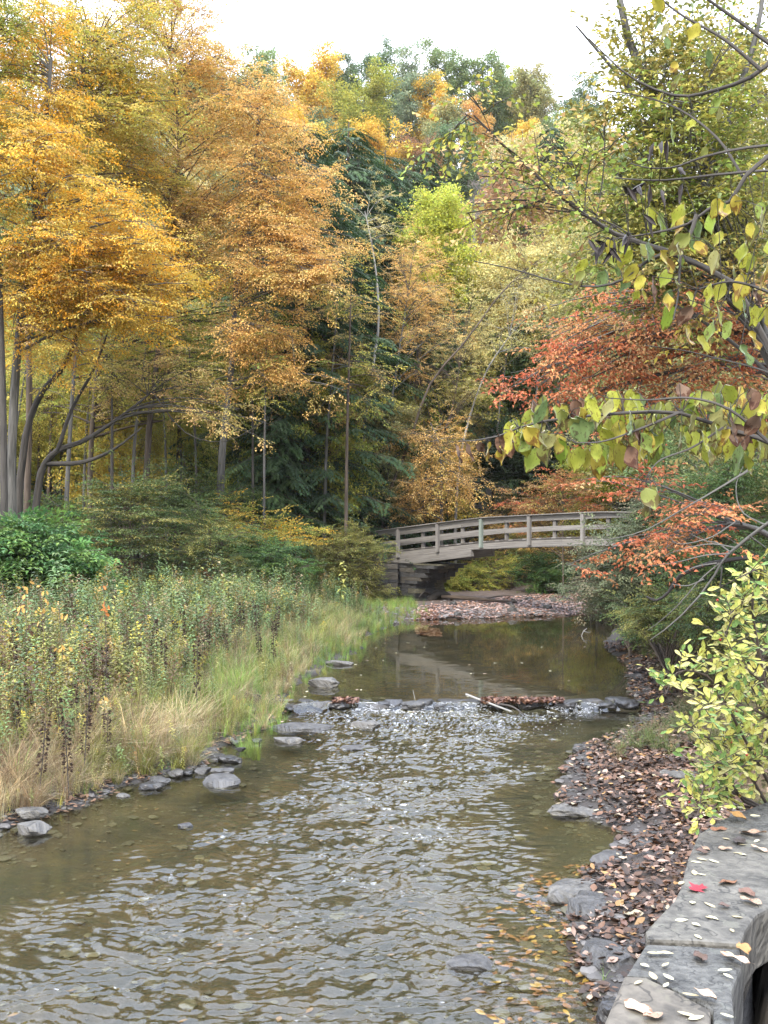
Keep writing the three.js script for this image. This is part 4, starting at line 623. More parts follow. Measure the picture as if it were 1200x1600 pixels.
{
  const r = rngOf(140), forbs = [0, 1, 2, 3].map(() => new Inst()), dry = new Inst(), wet = new Inst(), q = new THREE.Quaternion(), e = new THREE.Euler();
  const turn = (lean = .2) => q.setFromEuler(e.set((r() - .5) * 2 * lean, r() * 7, (r() - .5) * 2 * lean)).clone();
  const jit = (c, s = .42) => { const k = 1 + (r() - .5) * 2 * s; return col(c.r * k * (1 + (r() - .5) * .2), c.g * k, c.b * k * (1 + (r() - .5) * .2)); };
  const tan = col(.30, .235, .12), blueG = col(.115, .175, .065), midG = col(.16, .20, .055), yelG = col(.29, .28, .07), brn = col(.11, .062, .034), straw = col(.40, .32, .17), strawD = col(.25, .175, .10), fresh = col(.20, .295, .07), olive = col(.21, .21, .05);
  let tries = 0;
  for (let k = 0; k < 13500; k++) {
    const d = Math.sqrt(lerp(9 * 9, 33 * 33, r())), x = -.40 * d + r() * (.40 * d + 1), s = XL(d) - x; if (s < .0 || d < 8.6) continue; tries++;
    const m = .5 + .5 * n2(x * .55, d * .55), m2 = .5 + .5 * n2(x * 1.7 + 20, d * 1.7), inland = sstep(.5, 2.4, s), h = lerp(.42, 1.02, inland) * (.55 + .7 * r()) * (d > 22 ? 1.08 : 1) * lerp(.6, 1.3, m) * (r() < .06 ? 1.35 : 1);
    if (s < 1.1 && r() < .55) continue;
    const far = sstep(15, 24, d), c = r() < .14 * (1 - far * .5) + (m2 > .62 && d < 23 ? .25 : 0) ? brn : r() < .13 ? tan : r() < lerp(.42, .12, far) ? yelG : (m > .5 - far * .4 ? blueG : midG), kind = r() < .3 ? 1 : r() < .5 ? 0 : r() < .45 ? 2 : 3;
    forbs[kind].add(onGround(x, d, -.02), turn(r() < .22 ? .55 : .2), V(h * (.8 + .5 * r()), h, h * (.8 + .5 * r())), jit(c));
  }
  for (let k = 0; k < 9000; k++) {                                              // straw coloured grass, thick along the front edge
    const d = Math.sqrt(lerp(8.2 * 8.2, 30 * 30, r())), x = -.40 * d + r() * (.40 * d + 1), s = XL(d) - x; if (s < .06) continue; const near = sstep(17, 12, d), m = .5 + .5 * n2(x * .8 + 5, d * .8);
    if (r() > .18 + .65 * near * sstep(3.2, .6, s) + .25 * (m > .62 ? 1 : 0)) continue;
    const h = lerp(.5, .85, sstep(.1, 1, s)) * (.7 + .5 * r()), greenish = sstep(.35, .75, .5 + .5 * n2(x * .7 + 50, d * .5));
    dry.add(onGround(x, d, -.02), turn(.25), V(h * 1.1, h, h * 1.1), jit(r() < .6 * greenish ? olive : r() < .35 ? strawD : straw));
  }
  for (let k = 0; k < 9000; k++) {                                              // fresh green grass by the pool and at the water
    const d = Math.sqrt(lerp(11 * 11, 36 * 36, r())), x = -.40 * d + r() * (.40 * d + 1.5), s = XL(d) - x; if (s < (d > 15 ? -.16 : .0)) continue; const pool = sstep(12.5, 17, d) * sstep(4.4, .4, s);
    if (r() > .05 + .85 * pool * (s < .25 && d < 15 ? .55 : 1)) continue; const h = lerp(.3, .62, sstep(0, 1.1, s)) * (.7 + .6 * r()) * (d > 30 ? .5 : 1);
    wet.add(onGround(x, d, -.02), turn(.2), V(h * 1.1, h, h * 1.1), jit(r() < .2 ? yelG : fresh));
  }
  for (let k = 0; k < 1500; k++) { const d = 28.5 + 8.3 * r(), x = -4.5 + 5.6 * r(), h = (.22 + .2 * r()) * (1 + .6 * sstep(0, -3, x)); if (x < XL(d)) wet.add(onGround(x, d, -.02), turn(.25), V(h * 1.2, h, h * 1.2), jit(r() < .3 ? yelG : fresh)); }
  const names = ['green leafy meadow weeds with narrow leaves', 'tall goldenrod gone to pale seed across the meadow', 'broad leaved green weeds between the goldenrod', 'fine leaved blue green weeds at the back of the meadow'];
  forbs.forEach((f, k) => stuff(f, FORB[k], GRASS, 'meadow_weeds', names[k], 'weeds'));
  stuff(dry, TUFT, GRASS, 'dry_grass', 'straw coloured arching grass along the front of the meadow', 'grass');
  stuff(wet, TUFT_UP, GRASS, 'green_grass', 'fresh green grass along the pool edge', 'grass');
  // green clumps standing in the stream
  for (const [px, py, s, n, label] of [[393, 1162, .5, 7, 'thick green grass clump growing on the gravel in the stream'], [425, 1112, .34, 5, 'smaller green grass clump at the grassy end of the dam'], [560, 1030, .3, 4, 'green grass clump in the pool behind the long pale stone'], [378, 1100, .4, 6, 'bright green grass clump on the spit above the dam']]) {
    const g = G(px, py, .05), inst = new Inst(); for (let k = 0; k < n; k++) inst.add(V((r() - .5) * s * .5, 0, (r() - .5) * s * .5), turn(.3), s * (.7 + .5 * r()), jit(fresh, .25));
    const grp = new THREE.Group(); grp.position.set(g.x, ground(g.x, -g.z) - .02, g.z); grp.add(inst.build(TUFT_UP, GRASS, 'foliage', 'stuff')); top(grp, 'grass_clump', label, 'grass');
  }
  { const g = G(943, 1535, .03), grp = new THREE.Group(), inst = new Inst(); grp.position.set(g.x, .02, g.z); for (let k = 0; k < 2; k++) inst.add(V(0, 0, 0), turn(.3), .19, jit(fresh, .2)); grp.add(inst.build(tuftGeo(803, 9, .03, .3, .9, .012), GRASS, 'foliage', 'stuff')); top(grp, 'grass_clump', 'single sprig of grass in the stones by the wall', 'grass'); }
}
// dark dead dock stalks
{
  const r = rngOf(150), kinds = [0, 1, 2].map((s) => {
    const g = new THREE.Group(), st = new GB(), sd = new GB(), rr = rngOf(820 + s), lean = (rr() - .5) * .12; tube(st, [V(0, 0, 0), V(lean * .3, .5, 0), V(lean, 1, .02)], .008, .003, 5);
    for (let k = 0; k < 95; k++) { const t = .34 + .64 * rr(), a = rr() * 7, q = V(lean * t * t + Math.cos(a) * .022, t, Math.sin(a) * .022), sz = .018 + .016 * rr(); for (const u of [0, 1]) leaf(sd, q, V(Math.cos(a), (rr() - .3) * 1.2, Math.sin(a)), V(rr() - .5, rr(), rr() - .5), sz * 1.3, sz, tone(rr, .3), .2, .2); }
    part(g, 'stem', st.build(), M.barkDark); part(g, 'seed_head', sd.build(), leafMat(.055, .036, .026, .05)).userData.kind = 'stuff'; return g;
  });
  const spots = [[47, 1085], [60, 1145], [97, 1105], [108, 1140], [118, 1090], [130, 1150], [33, 1110], [165, 1060], [170, 1100], [215, 1010], [238, 1010], [257, 1020], [288, 990], [290, 1012], [320, 1000], [322, 990], [355, 985], [403, 960], [405, 980], [428, 975], [430, 955], [245, 1000], [270, 990], [150, 1030], [82, 1060], [20, 1050], [196, 1030], [378, 960], [340, 975], [140, 1010], [60, 1020], [225, 960], [186, 965], [130, 1120], [308, 1040], [395, 950]];
  for (const [px, py] of spots) { const d = clamp(depthAt(py + 70, .35), 9, 24), x = (px - HX) / F * d; if (x > XL(d) - .1) continue; const o = kinds[Math.floor(r() * 3)].clone(), h = .75 + .6 * r(); o.rotation.z = (r() - .5) * .2; o.position.copy(onGround(x, d, -.03)); o.rotation.y = r() * 7; o.scale.set(1.2, h, 1.2); place(o, 'dead_stalk', 'dark brown dead seed stalk standing in the meadow', 'plant', 'dead seed stalks'); }
}

// ------------------------------------------------------------------ shrubs
function shrub(seed, lobes, geo, pal, bark = M.barkBrown, { sub = 4, per = 5, flat = .5, reach = .7, scale = 1, rise = .6, twigs = 1 } = {}) {
  const c = lobes[0].c, f = onGround(c.x, -c.z, -.1), r = rngOf(seed);
  return growTree({ seed, trunk: [f, f.clone().lerp(c, .5).add(V((r() - .5) * .2, 0, 0)), c.clone()], r0: .035, r1: .012, bark, geo, leafM: LEAF, pal, lobes, sub, per, flat, reach, scale, rise });
}
const bush = (seed, label, lobes, geo, pal, opt, name = 'shrub') => place(shrub(seed, lobes, geo, pal, M.barkBrown, opt), name, label, 'shrub');
bush(601, 'bright green broad leaved bush at the meadow corner under the grey trunk', [lobe(50, 868, 85, 46, 26, 34), lobe(10, 850, 60, 40, 25.5, 18), lobe(110, 890, 36, 20, 25.5, 8)], SPRAY_BIG, PAL.fresh.map((c) => c.clone().multiplyScalar(1.4)), { per: 4, flat: .6 });
bush(602, 'yellow green layered bush in the dark edge of the wood', [lobe(205, 800, 62, 56, 29, 30), lobe(190, 850, 50, 30, 29, 14)], SPRAY[0], PAL.olive.concat(PAL.green), { flat: .8 });
bush(603, 'olive and dark green bush behind the meadow', [lobe(330, 860, 60, 40, 30, 26), lobe(300, 815, 40, 36, 31, 14)], SPRAY_S[0], PAL.olive.concat(PAL.green));
bush(604, 'round green bush behind the meadow next to the wing wall', [lobe(415, 885, 70, 46, 32, 36), lobe(460, 905, 34, 36, 33, 16)], SPRAY_S[1], PAL.fresh);
bush(605, 'small yellow and orange bush above the round green bush', [lobe(435, 835, 62, 28, 34, 20), lobe(330, 800, 40, 20, 34, 8)], SPRAY[1], PAL.gold.concat(PAL.lime), { flat: .8 });
bush(606, 'olive yellow shrub spilling over the stone wing wall', [lobe(545, 872, 62, 42, 36.2, 40), lobe(500, 880, 34, 34, 36.4, 16), lobe(570, 920, 38, 26, 36.4, 14)], SPRAY_S[0], PAL.olive, { per: 6 });
bush(607, 'shady green bush at the foot of the leaning dark tree', [lobe(130, 830, 60, 50, 31, 24), lobe(80, 800, 50, 40, 32, 14)], SPRAY[2], PAL.green);
bush(608, 'dark green bush in the wood behind the olive bush', [lobe(270, 790, 60, 60, 34, 30), lobe(380, 790, 60, 46, 36, 24)], SPRAY[0], PAL.green);
bush(609, 'light green bush beside the first bridge post', [lobe(528, 822, 30, 24, 39.5, 12)], SPRAY_S[1], PAL.lime);
bush(610, 'dark green rounded bush under the middle of the bridge', [lobe(850, 898, 40, 30, 42.2, 44)], SPRAY_S[0], PAL.fresh, { per: 6, reach: .5 });
bush(611, 'yellow green bushes under the bridge beside the abutment', [lobe(725, 905, 42, 22, 44, 30), lobe(690, 912, 30, 16, 43, 18), lobe(780, 890, 40, 30, 45, 20)], SPRAY_S[1], PAL.lime, { per: 6, reach: .5 });
bush(612, 'tan and yellow bank shrub beyond the gravel bar', [lobe(800, 860, 60, 30, 47, 30), lobe(880, 860, 60, 40, 46, 28), lobe(760, 815, 60, 25, 48, 20)], SPRAY_S[0], PAL.olive.concat(PAL.peach));
bush(613, 'large grey green small leaved bush leaning over the pool', [lobe(985, 890, 62, 60, 23, 50), lobe(1040, 830, 70, 60, 22, 40), lobe(950, 925, 44, 30, 24.5, 20), lobe(1070, 890, 60, 50, 21.5, 26)], SPRAY_S[1], PAL.grey, { per: 6, reach: .6 });
bush(617, 'dark weedy undergrowth on the bank beside the pool', [lobe(1050, 965, 70, 34, 18.5, 34), lobe(1000, 955, 30, 26, 20.5, 14), lobe(1120, 960, 60, 50, 16, 24)], SPRAY_S[0], PAL.green.concat(PAL.olive), { per: 5, reach: .45, scale: .8 });
bush(614, 'dark green hillside bush behind the dead branches', [lobe(1120, 820, 90, 80, 19, 40), lobe(1170, 900, 70, 60, 17, 28)], SPRAY_S[0], PAL.green, { per: 6 });
bush(615, 'low shrub with scattered red leaves on the far bank', [lobe(880, 775, 70, 30, 40, 26), lobe(820, 800, 50, 22, 41, 16)], SPRAY_RED[0], PAL.red.concat(PAL.rust), { flat: .7 });
bush(616, 'dark evergreen thicket behind the bridge rail and below the red tree', [lobe(800, 730, 70, 50, 48, 34), lobe(880, 700, 70, 50, 46, 30)], FROND[0], PAL.hemlock, { reach: .9 });

// ------------------------------------------------------------------ trees of the right bank
place(growTree({ seed: 701, trunk: [foot(1330, 17), P(1290, 800, 17), P(1240, 640, 16.6), P(1190, 520, 16.2), P(1150, 430, 16)], r0: .13, r1: .03, bark: M.barkGrey, geo: SPRAY_RED[0], leafM: LEAF, pal: PAL.red, rise: .05, near: true, flat: .55, per: 4, sub: 4, reach: .75,
  lobes: [lobe(1020, 530, 175, 85, 15.5, 19), lobe(930, 600, 120, 56, 15.5, 13), lobe(1120, 460, 110, 70, 15.5, 12), lobe(1010, 460, 100, 50, 15.8, 6), lobe(1130, 600, 80, 60, 15.5, 7), lobe(960, 650, 100, 26, 15.5, 5), lobe(855, 590, 50, 50, 15.8, 6), lobe(880, 500, 50, 40, 15.8, 5)] }), 'red_tree', 'red and orange leaved tree reaching out over the bridge', 'tree');
place(growTree({ seed: 702, trunk: [foot(1300, 14), P(1260, 900, 14), P(1190, 830, 13.8), P(1120, 815, 13.6)], r0: .07, r1: .02, bark: M.barkGrey, geo: SPRAY_RED[1], leafM: LEAF, pal: PAL.red, rise: .0, near: true, flat: .75, per: 4, sub: 3, reach: .6,
  lobes: [lobe(1040, 850, 50, 22, 13.4, 5), lobe(1090, 800, 50, 22, 13.2, 3), lobe(960, 745, 70, 18, 14, 3), lobe(880, 900, 16, 20, 15, 1)] }), 'red_tree', 'low red leaved boughs hanging in front of the grey green bush', 'tree');
place(growTree({ seed: 703, trunk: [foot(1290, 12.5), P(1240, 640, 12.3), P(1160, 470, 12.1), P(1095, 340, 12), P(1040, 200, 12), P(985, 70, 12), P(960, -40, 12)], r0: .13, r1: .035, bark: M.barkGrey, geo: SPRAY[2], leafM: LEAF, pal: PAL.lime.concat(PAL.olive, PAL.yellow[0], PAL.rust[2]), rise: .5, near: true, flat: .5, per: 4, sub: 4, reach: .6, scale: .9,
  stems: [{ pts: [P(1085, 320, 12), P(1140, 180, 12), P(1180, 60, 12), P(1200, -60, 12)], r: .06 }, { pts: [P(1045, 210, 12), P(960, 110, 11.8), P(900, 40, 11.6)], r: .035 }, { pts: [P(1110, 370, 12), P(1000, 340, 11.6), P(905, 330, 11.2)], r: .03 }, { pts: [P(1120, 400, 12), P(1030, 300, 11.7), P(1000, 180, 11.5)], r: .025 }],
  lobes: [lobe(1040, 240, 110, 95, 11.6, 19), lobe(1125, 100, 100, 105, 12, 17), lobe(1000, 330, 70, 60, 11.4, 9), lobe(1130, 330, 90, 90, 11.6, 13), lobe(985, 110, 50, 80, 12, 9), lobe(930, 390, 60, 44, 11.6, 4), lobe(1060, 430, 110, 40, 11.4, 10)] }), 'ash_tree', 'yellow green tree with grey forked trunk towering over the path', 'tree');
place(growTree({ seed: 704, trunk: [foot(1250, 10), P(1180, 480, 10), P(1060, 400, 9.9), P(960, 365, 9.8), P(880, 310, 9.7), P(800, 240, 9.6), P(740, 180, 9.5)], r0: .038, r1: .008, boughR: .5, bark: M.barkDark, geo: SPRAY_MAPLE, leafM: LEAF, pal: PAL.lime.concat(PAL.rust), rise: .0, near: true, flat: .4, per: 4, sub: 3, reach: .4, scale: .9,
  lobes: [lobe(775, 225, 100, 60, 9.5, 8), lobe(850, 290, 90, 60, 9.7, 5), lobe(760, 330, 60, 16, 9.6, 4), lobe(900, 210, 50, 60, 9.8, 3)] }), 'maple_tree', 'maple bough with scattered green leaves reaching out against the hill', 'tree');
// fill behind: hillside trees of the right bank
{
  const r = rngOf(720);
  for (const [px, d, s, k, key] of [[1010, 34, 1.0, 1, 'olive'], [1100, 30, 1.0, 0, 'green'], [1180, 26, 1.05, 2, 'olive'], [1060, 40, 1.1, 1, 'lime'], [1160, 36, 1.2, 3, 'green'], [960, 46, .9, 2, 'pale'], [1020, 50, 1.15, 0, 'lime'], [1120, 48, 1.25, 1, 'olive'], [1210, 44, 1.3, 2, 'lime'], [1240, 30, 1.2, 1, 'olive'], [930, 56, 1, 0, 'yellow'], [1180, 20, .8, 3, 'olive'], [1080, 24, .62, 3, 'green']])
    place(copyOf(midKinds[k], onGround((px - HX) / F * d, d, -.3), r() * 7, s, tints[key]), 'bank_tree', words[key] + ' tree on the steep bank behind the overhanging boughs', 'tree', words[key] + ' trees on the steep bank');
  for (const [px, d, s] of [[1090, 33, .9], [1180, 28, .8]]) place(copyOf(midHem[2], onGround((px - HX) / F * d, d, -.3), r() * 7, s), 'hemlock_tree', 'young hemlock on the steep bank behind the red tree', 'tree', 'hemlocks on the steep bank');
}
// dead grey branch reaching down to the pool
{
  const D = 10.5, path = (l) => l.map(([x, y], k) => P(x, y, D + k * .12));
  const g = new THREE.Group(), o = P(1290, 770, D), sh = (pts) => smooth(pts, 10).map((p) => p.clone().sub(o)); g.position.copy(o);
  const main = new GB(); tube(main, sh(path([[1290, 770], [1215, 808], [1172, 838], [1132, 872], [1122, 890], [1090, 935], [1050, 975], [1016, 1000]])), .022, .005, 6, WHITE, .1); part(g, 'limb', main.build(), M.barkGrey);
  const tw = [[[1124, 880], [1095, 905], [1060, 945], [1030, 972], [1012, 985]], [[1140, 865], [1100, 868], [1060, 878], [1010, 885]], [[1150, 856], [1110, 850], [1060, 860], [1030, 872]], [[1172, 838], [1200, 860], [1215, 890]], [[1128, 885], [1126, 910], [1122, 925]], [[1100, 905], [1075, 915], [1050, 913]], [[1170, 735], [1120, 765], [1060, 800], [1000, 832], [930, 846]], [[1150, 815], [1110, 840], [1060, 850], [1048, 842]], [[1195, 820], [1160, 800], [1150, 760], [1165, 720]], [[1120, 880], [1090, 885], [1065, 895]], [[1140, 862], [1120, 848], [1105, 846], [1080, 835]]];
  tw.forEach((t, k) => { const b = new GB(); tube(b, sh(path(t)), k === 6 ? .014 : .009, .003, 5); part(g, 'twig', b.build(), M.barkGrey); });
  top(g, 'dead_branch', 'bare grey branch with thin twigs drooping towards the pool', 'branch');
  const h = new THREE.Group(), b = new GB(), p0 = P(1180, 880, 15); h.position.copy(p0); tube(b, smooth([P(1180, 870, 15), P(1110, 880, 15.2), P(1062, 900, 15.4), P(1045, 925, 15.5), P(1026, 938, 15.6), P(1010, 932, 15.7)], 10).map((p) => p.sub(p0)), .035, .018, 6, WHITE, .1); part(h, 'limb', b.build(), M.barkDark); top(h, 'dead_branch', 'crooked black branch bent like an elbow over the bank', 'branch');
}
// bank grass and weeds on the right
{
  const r = rngOf(730), a = new Inst(), b = new Inst(), q = new THREE.Quaternion(), e = new THREE.Euler();
  for (let k = 0; k < 5200; k++) { const d = 9.5 + 18 * r(), x = XR(d) + .5 + 3.2 * r(), m = .5 + .5 * n2(x * 1.1 + 70, d * .8), s = x - XR(d); if (!inView(x, d) || r() > .15 + 1.2 * (m - .35) * sstep(.3, 1.2, s) || (d < 13 && s < 1.6)) continue; q.setFromEuler(e.set((r() - .5) * .5, r() * 7, (r() - .5) * .5)); const kk = .7 + .6 * r(), h = .18 + .3 * r(); (r() < .75 ? a : b).add(onGround(x, d, -.02), q, V(h * 1.2, h, h * 1.2), r() < .65 ? col(.11 * kk, .14 * kk, .045 * kk) : col(.17 * kk, .13 * kk, .07 * kk)); }
  stuff(a, TUFT, GRASS, 'bank_grass', 'grass growing among fallen leaves on the steep bank', 'grass'); stuff(b, FORB[2], GRASS, 'bank_weeds', 'small green weeds on the steep bank by the pool', 'weeds');
}

// ------------------------------------------------------------------ big leaves close to the camera
function bigLeaf(seed, { wid = .5, tip = .62, curl = .25, fold = .22, wave = .05, roll = 0, lobes = null }) {   // unit length along -y from the stalk, uv across and along
  const r = rngOf(seed), gb = new GB(), N = 8, half = (t) => lobes ? lobes(t) : wid * .5 * Math.pow(Math.sin(Math.PI * Math.pow(t, tip < .5 ? 1.3 : .8)), .75), ph = r() * 6;
  const rows = []; for (let k = 0; k <= N; k++) { const t = k / N, h = Math.max(.004, half(t)), row = []; for (const s of [-1, -.5, 0, .5, 1]) { const a = roll * s * 1.6, w = h / (Math.abs(roll) > .1 ? 1.3 : 1); row.push(gb.v(V(roll ? Math.sin(a) * w * .55 : s * h, -t + curl * .12 * t * t, (roll ? (1 - Math.cos(a)) * w * .6 : Math.abs(s) * h * fold) + curl * t * t * .5 + wave * Math.sin(t * 9 + ph + s * 2) * Math.abs(s)), WHITE, .5 + s * .48, t)); } rows.push(row); }
  for (let k = 0; k < N; k++) for (let j = 0; j < 4; j++) gb.quad(rows[k][j], rows[k + 1][j], rows[k + 1][j + 1], rows[k][j + 1]);
  const st = gb.v(V(-.008, .16, 0), col(.6, .5, .3)), s2 = gb.v(V(.008, .16, 0), col(.6, .5, .3)); gb.tri(st, s2, rows[0][2]);
  return gb.build();
}
const BIG = [1, 2, 3, 4].map((s) => bigLeaf(900 + s, { wid: .42 + .05 * s, curl: .15 + .12 * s, fold: .12 + .08 * s, wave: .03 + .02 * s })), ROLLED = [1, 2].map((s) => bigLeaf(910 + s, { wid: .5, roll: 1.2, curl: .5, wave: .03 })), SMALL = [1, 2, 3].map((s) => bigLeaf(920 + s, { wid: .46, curl: .12 * s, fold: .25, wave: .01, tip: .4 }));
const big = (r, g, b, k, tr = .32) => new THREE.MeshPhysicalMaterial({ color: col(r, g, b), map: leafTex[k], roughness: .95, transmission: tr, thickness: 0, side: THREE.DoubleSide, specularIntensity: .8 });
const BIGM = [big(.31, .31, .03, 0), big(.26, .28, .03, 1), big(.18, .23, .04, 0), big(.36, .31, .035, 1), big(.38, .29, .035, 2), big(.19, .20, .04, 2), big(.26, .24, .08, 1), big(.11, .16, .045, 0)], BROWN = [big(.12, .06, .035, 2, .1), big(.15, .09, .06, 2, .1)], DEADM = std({ color: col(.025, .017, .014), roughness: .7, side: THREE.DoubleSide });
{
  const g = new THREE.Group(), o = P(1330, 420, 4.3), r = rngOf(930), wood = new GB(), anchors = []; g.position.copy(o);
  const L0 = (v) => v.clone().sub(o), line = (pts, d0, d1, r0, r1, name = 'limb') => { const w = smooth(pts.map(([x, y], k) => P(x, y, lerp(d0, d1, k / (pts.length - 1)))), 16); const gb = new GB(); tube(gb, w.map(L0), r0, r1, 6, WHITE, .12); part(g, name, gb.build(), M.barkDark); anchors.push(...w); return w; };
  line([[1330, 150], [1240, 205], [1200, 245], [1165, 275], [1140, 315], [1110, 325], [1075, 350], [1010, 366], [955, 374]], 4.3, 4.3, .013, .003);
  line([[1088, 336], [1080, 362], [1066, 385], [1062, 420], [1060, 460], [1052, 500]], 4.28, 4.2, .009, .003);
  line([[1066, 385], [1040, 395], [1005, 412], [975, 436], [930, 448], [870, 440], [800, 420], [740, 408]], 4.25, 4.5, .009, .002);
  line([[1330, 200], [1240, 222], [1160, 232], [1100, 245], [1050, 262], [1010, 262], [985, 255]], 4.5, 4.6, .009, .002);
  line([[1330, 300], [1220, 268], [1130, 272], [1060, 280], [1020, 282], [960, 278]], 4.4, 4.5, .008, .003);
  line([[1330, 560], [1240, 480], [1190, 452], [1140, 440], [1090, 452]], 4.1, 4.0, .01, .003);
  line([[1330, 760], [1260, 720], [1200, 690], [1130, 668], [1060, 645], [980, 645], [900, 652], [830, 662], [770, 684], [716, 690]], 4.0, 4.1, .012, .002);
  line([[1200, 690], [1140, 640], [1080, 622], [1010, 625], [950, 622]], 3.9, 4.0, .007, .002); line([[1130, 668], [1080, 700], [1030, 720], [1012, 742]], 3.95, 3.85, .005, .002); line([[1060, 645], [1000, 670], [940, 690], [900, 692]], 3.95, 3.9, .006, .002);
  line([[1330, 620], [1250, 600], [1180, 575], [1120, 560], [1070, 548], [1010, 540]], 4.6, 4.9, .006, .002);
  line([[1330, 60], [1250, 90], [1150, 30], [1080, -20]], 4.6, 4.7, .014, .006);
  line([[1330, -20], [1250, 30], [1190, 110], [1120, 140], [1060, 150], [985, 120], [920, 60]], 5, 5.2, .016, .003); line([[1190, 110], [1130, 60], [1060, 20], [1000, -30]], 5, 5.2, .01, .003);
  line([[1160, 275], [1120, 215], [1060, 170], [1000, 150], [940, 140]], 4.6, 5, .007, .002);
  let n = 0; const more = new Inst();
  const hang = (px, py, d, len, mat, geo, swing = .5) => {
    if (n >= 296 || !mat) { const qq = new THREE.Quaternion().setFromEuler(new THREE.Euler((r() - .35) * .9, (r() - .5) * 2.4, (r() - .5) * 2 * swing)); more.add(L0(P(px, py, d)), qq, len, col(.8 + .4 * r(), .85 + .3 * r(), 1)); return; } n++;
    const tipDown = P(px, py, d), m = part(g, 'leaf', geo, mat); m.position.copy(L0(tipDown)); m.rotation.set((r() - .3) * 1.2, (r() - .5) * 3.0, (r() - .5) * 2.6 * swing); m.scale.setScalar(len);
    let best = null, bd = 1e9; for (const a of anchors) { const q = a.distanceTo(tipDown); if (q < bd) { bd = q; best = a; } }
    if (bd < .9 && bd > .03) tube(wood, [L0(best), L0(best).lerp(L0(tipDown), .5).add(V(0, .015, 0)), L0(tipDown)], .0022, .0014, 3);
  };
  const bandY = lin([[760, 690], [800, 665], [860, 645], [930, 650], [1000, 640], [1100, 640], [1200, 640]]), mats = () => r() < .1 ? pickOf(r, BROWN) : pickOf(r, BIGM);
  for (let k = 0; k < 118; k++) { const px = 775 + 435 * Math.pow(r(), .9), py = bandY(px) + (r() - .42) * (px < 830 ? 34 : px < 900 ? 80 : 105); hang(px, py, 3.85 + .5 * r(), .08 + .05 * r(), mats(), pickOf(r, BIG)); }
  for (const [x, y] of [[712, 694], [728, 692], [744, 694], [765, 690], [782, 696]]) hang(x, y, 4.1, .085, x < 755 ? BROWN[1] : BIGM[4], pickOf(r, BIG), .9);
  for (const [x, y] of [[1008, 762], [1018, 766], [1026, 760]]) hang(x, y, 3.82, .115, BIGM[5], pickOf(r, BIG), .35);
  for (let k = 0; k < 52; k++) { const px = 1000 + 210 * Math.pow(r(), .75), py = 300 + 240 * r() * (px < 1060 ? .7 : 1) + (px < 1060 ? 20 : 0); hang(px, py, 3.9 + .6 * r(), .08 + .045 * r(), r() < .07 ? pickOf(r, BROWN) : pickOf(r, BIGM), pickOf(r, BIG), .45); }
  for (let k = 0; k < 18; k++) hang(900 + 110 * r(), 370 + 90 * r(), 4.2 + .3 * r(), .07 + .04 * r(), mats(), pickOf(r, BIG));
  for (let k = 0; k < 16; k++) hang(1020 + 180 * r(), -10 + 250 * r(), 4.6 + .5 * r(), .07 + .04 * r(), pickOf(r, BIGM), pickOf(r, BIG));
  for (const [x, y] of [[1022, 222], [1034, 220], [1042, 218], [972, 290], [980, 292], [1008, 285], [1015, 288], [998, 290], [1032, 296], [1066, 286], [1058, 262], [960, 375], [978, 366], [952, 386], [935, 384], [920, 374], [930, 376], [945, 378], [962, 386], [985, 366], [1012, 340], [1006, 336]]) hang(x, y, 4.25, .095, DEADM, pickOf(r, ROLLED), .9);
  for (let k = 0; k < 60; k++) { const px = 820 + 390 * r(); hang(px, bandY(px) + (r() - .42) * 90, 4.1 + .4 * r(), .1 + .04 * r(), null, null); }
  for (let k = 0; k < 12; k++) hang(1040 + 170 * r(), 310 + 220 * r(), 4.1 + .5 * r(), .09 + .04 * r(), null, null);
  g.add(more.build(BIG[1], BIGM[1], 'foliage', 'stuff'));
  part(g, 'twig', wood.build(), M.barkDark);
  top(g, 'overhanging_bough', 'leafy boughs with large yellow green leaves browning at the edges', 'branch');
}
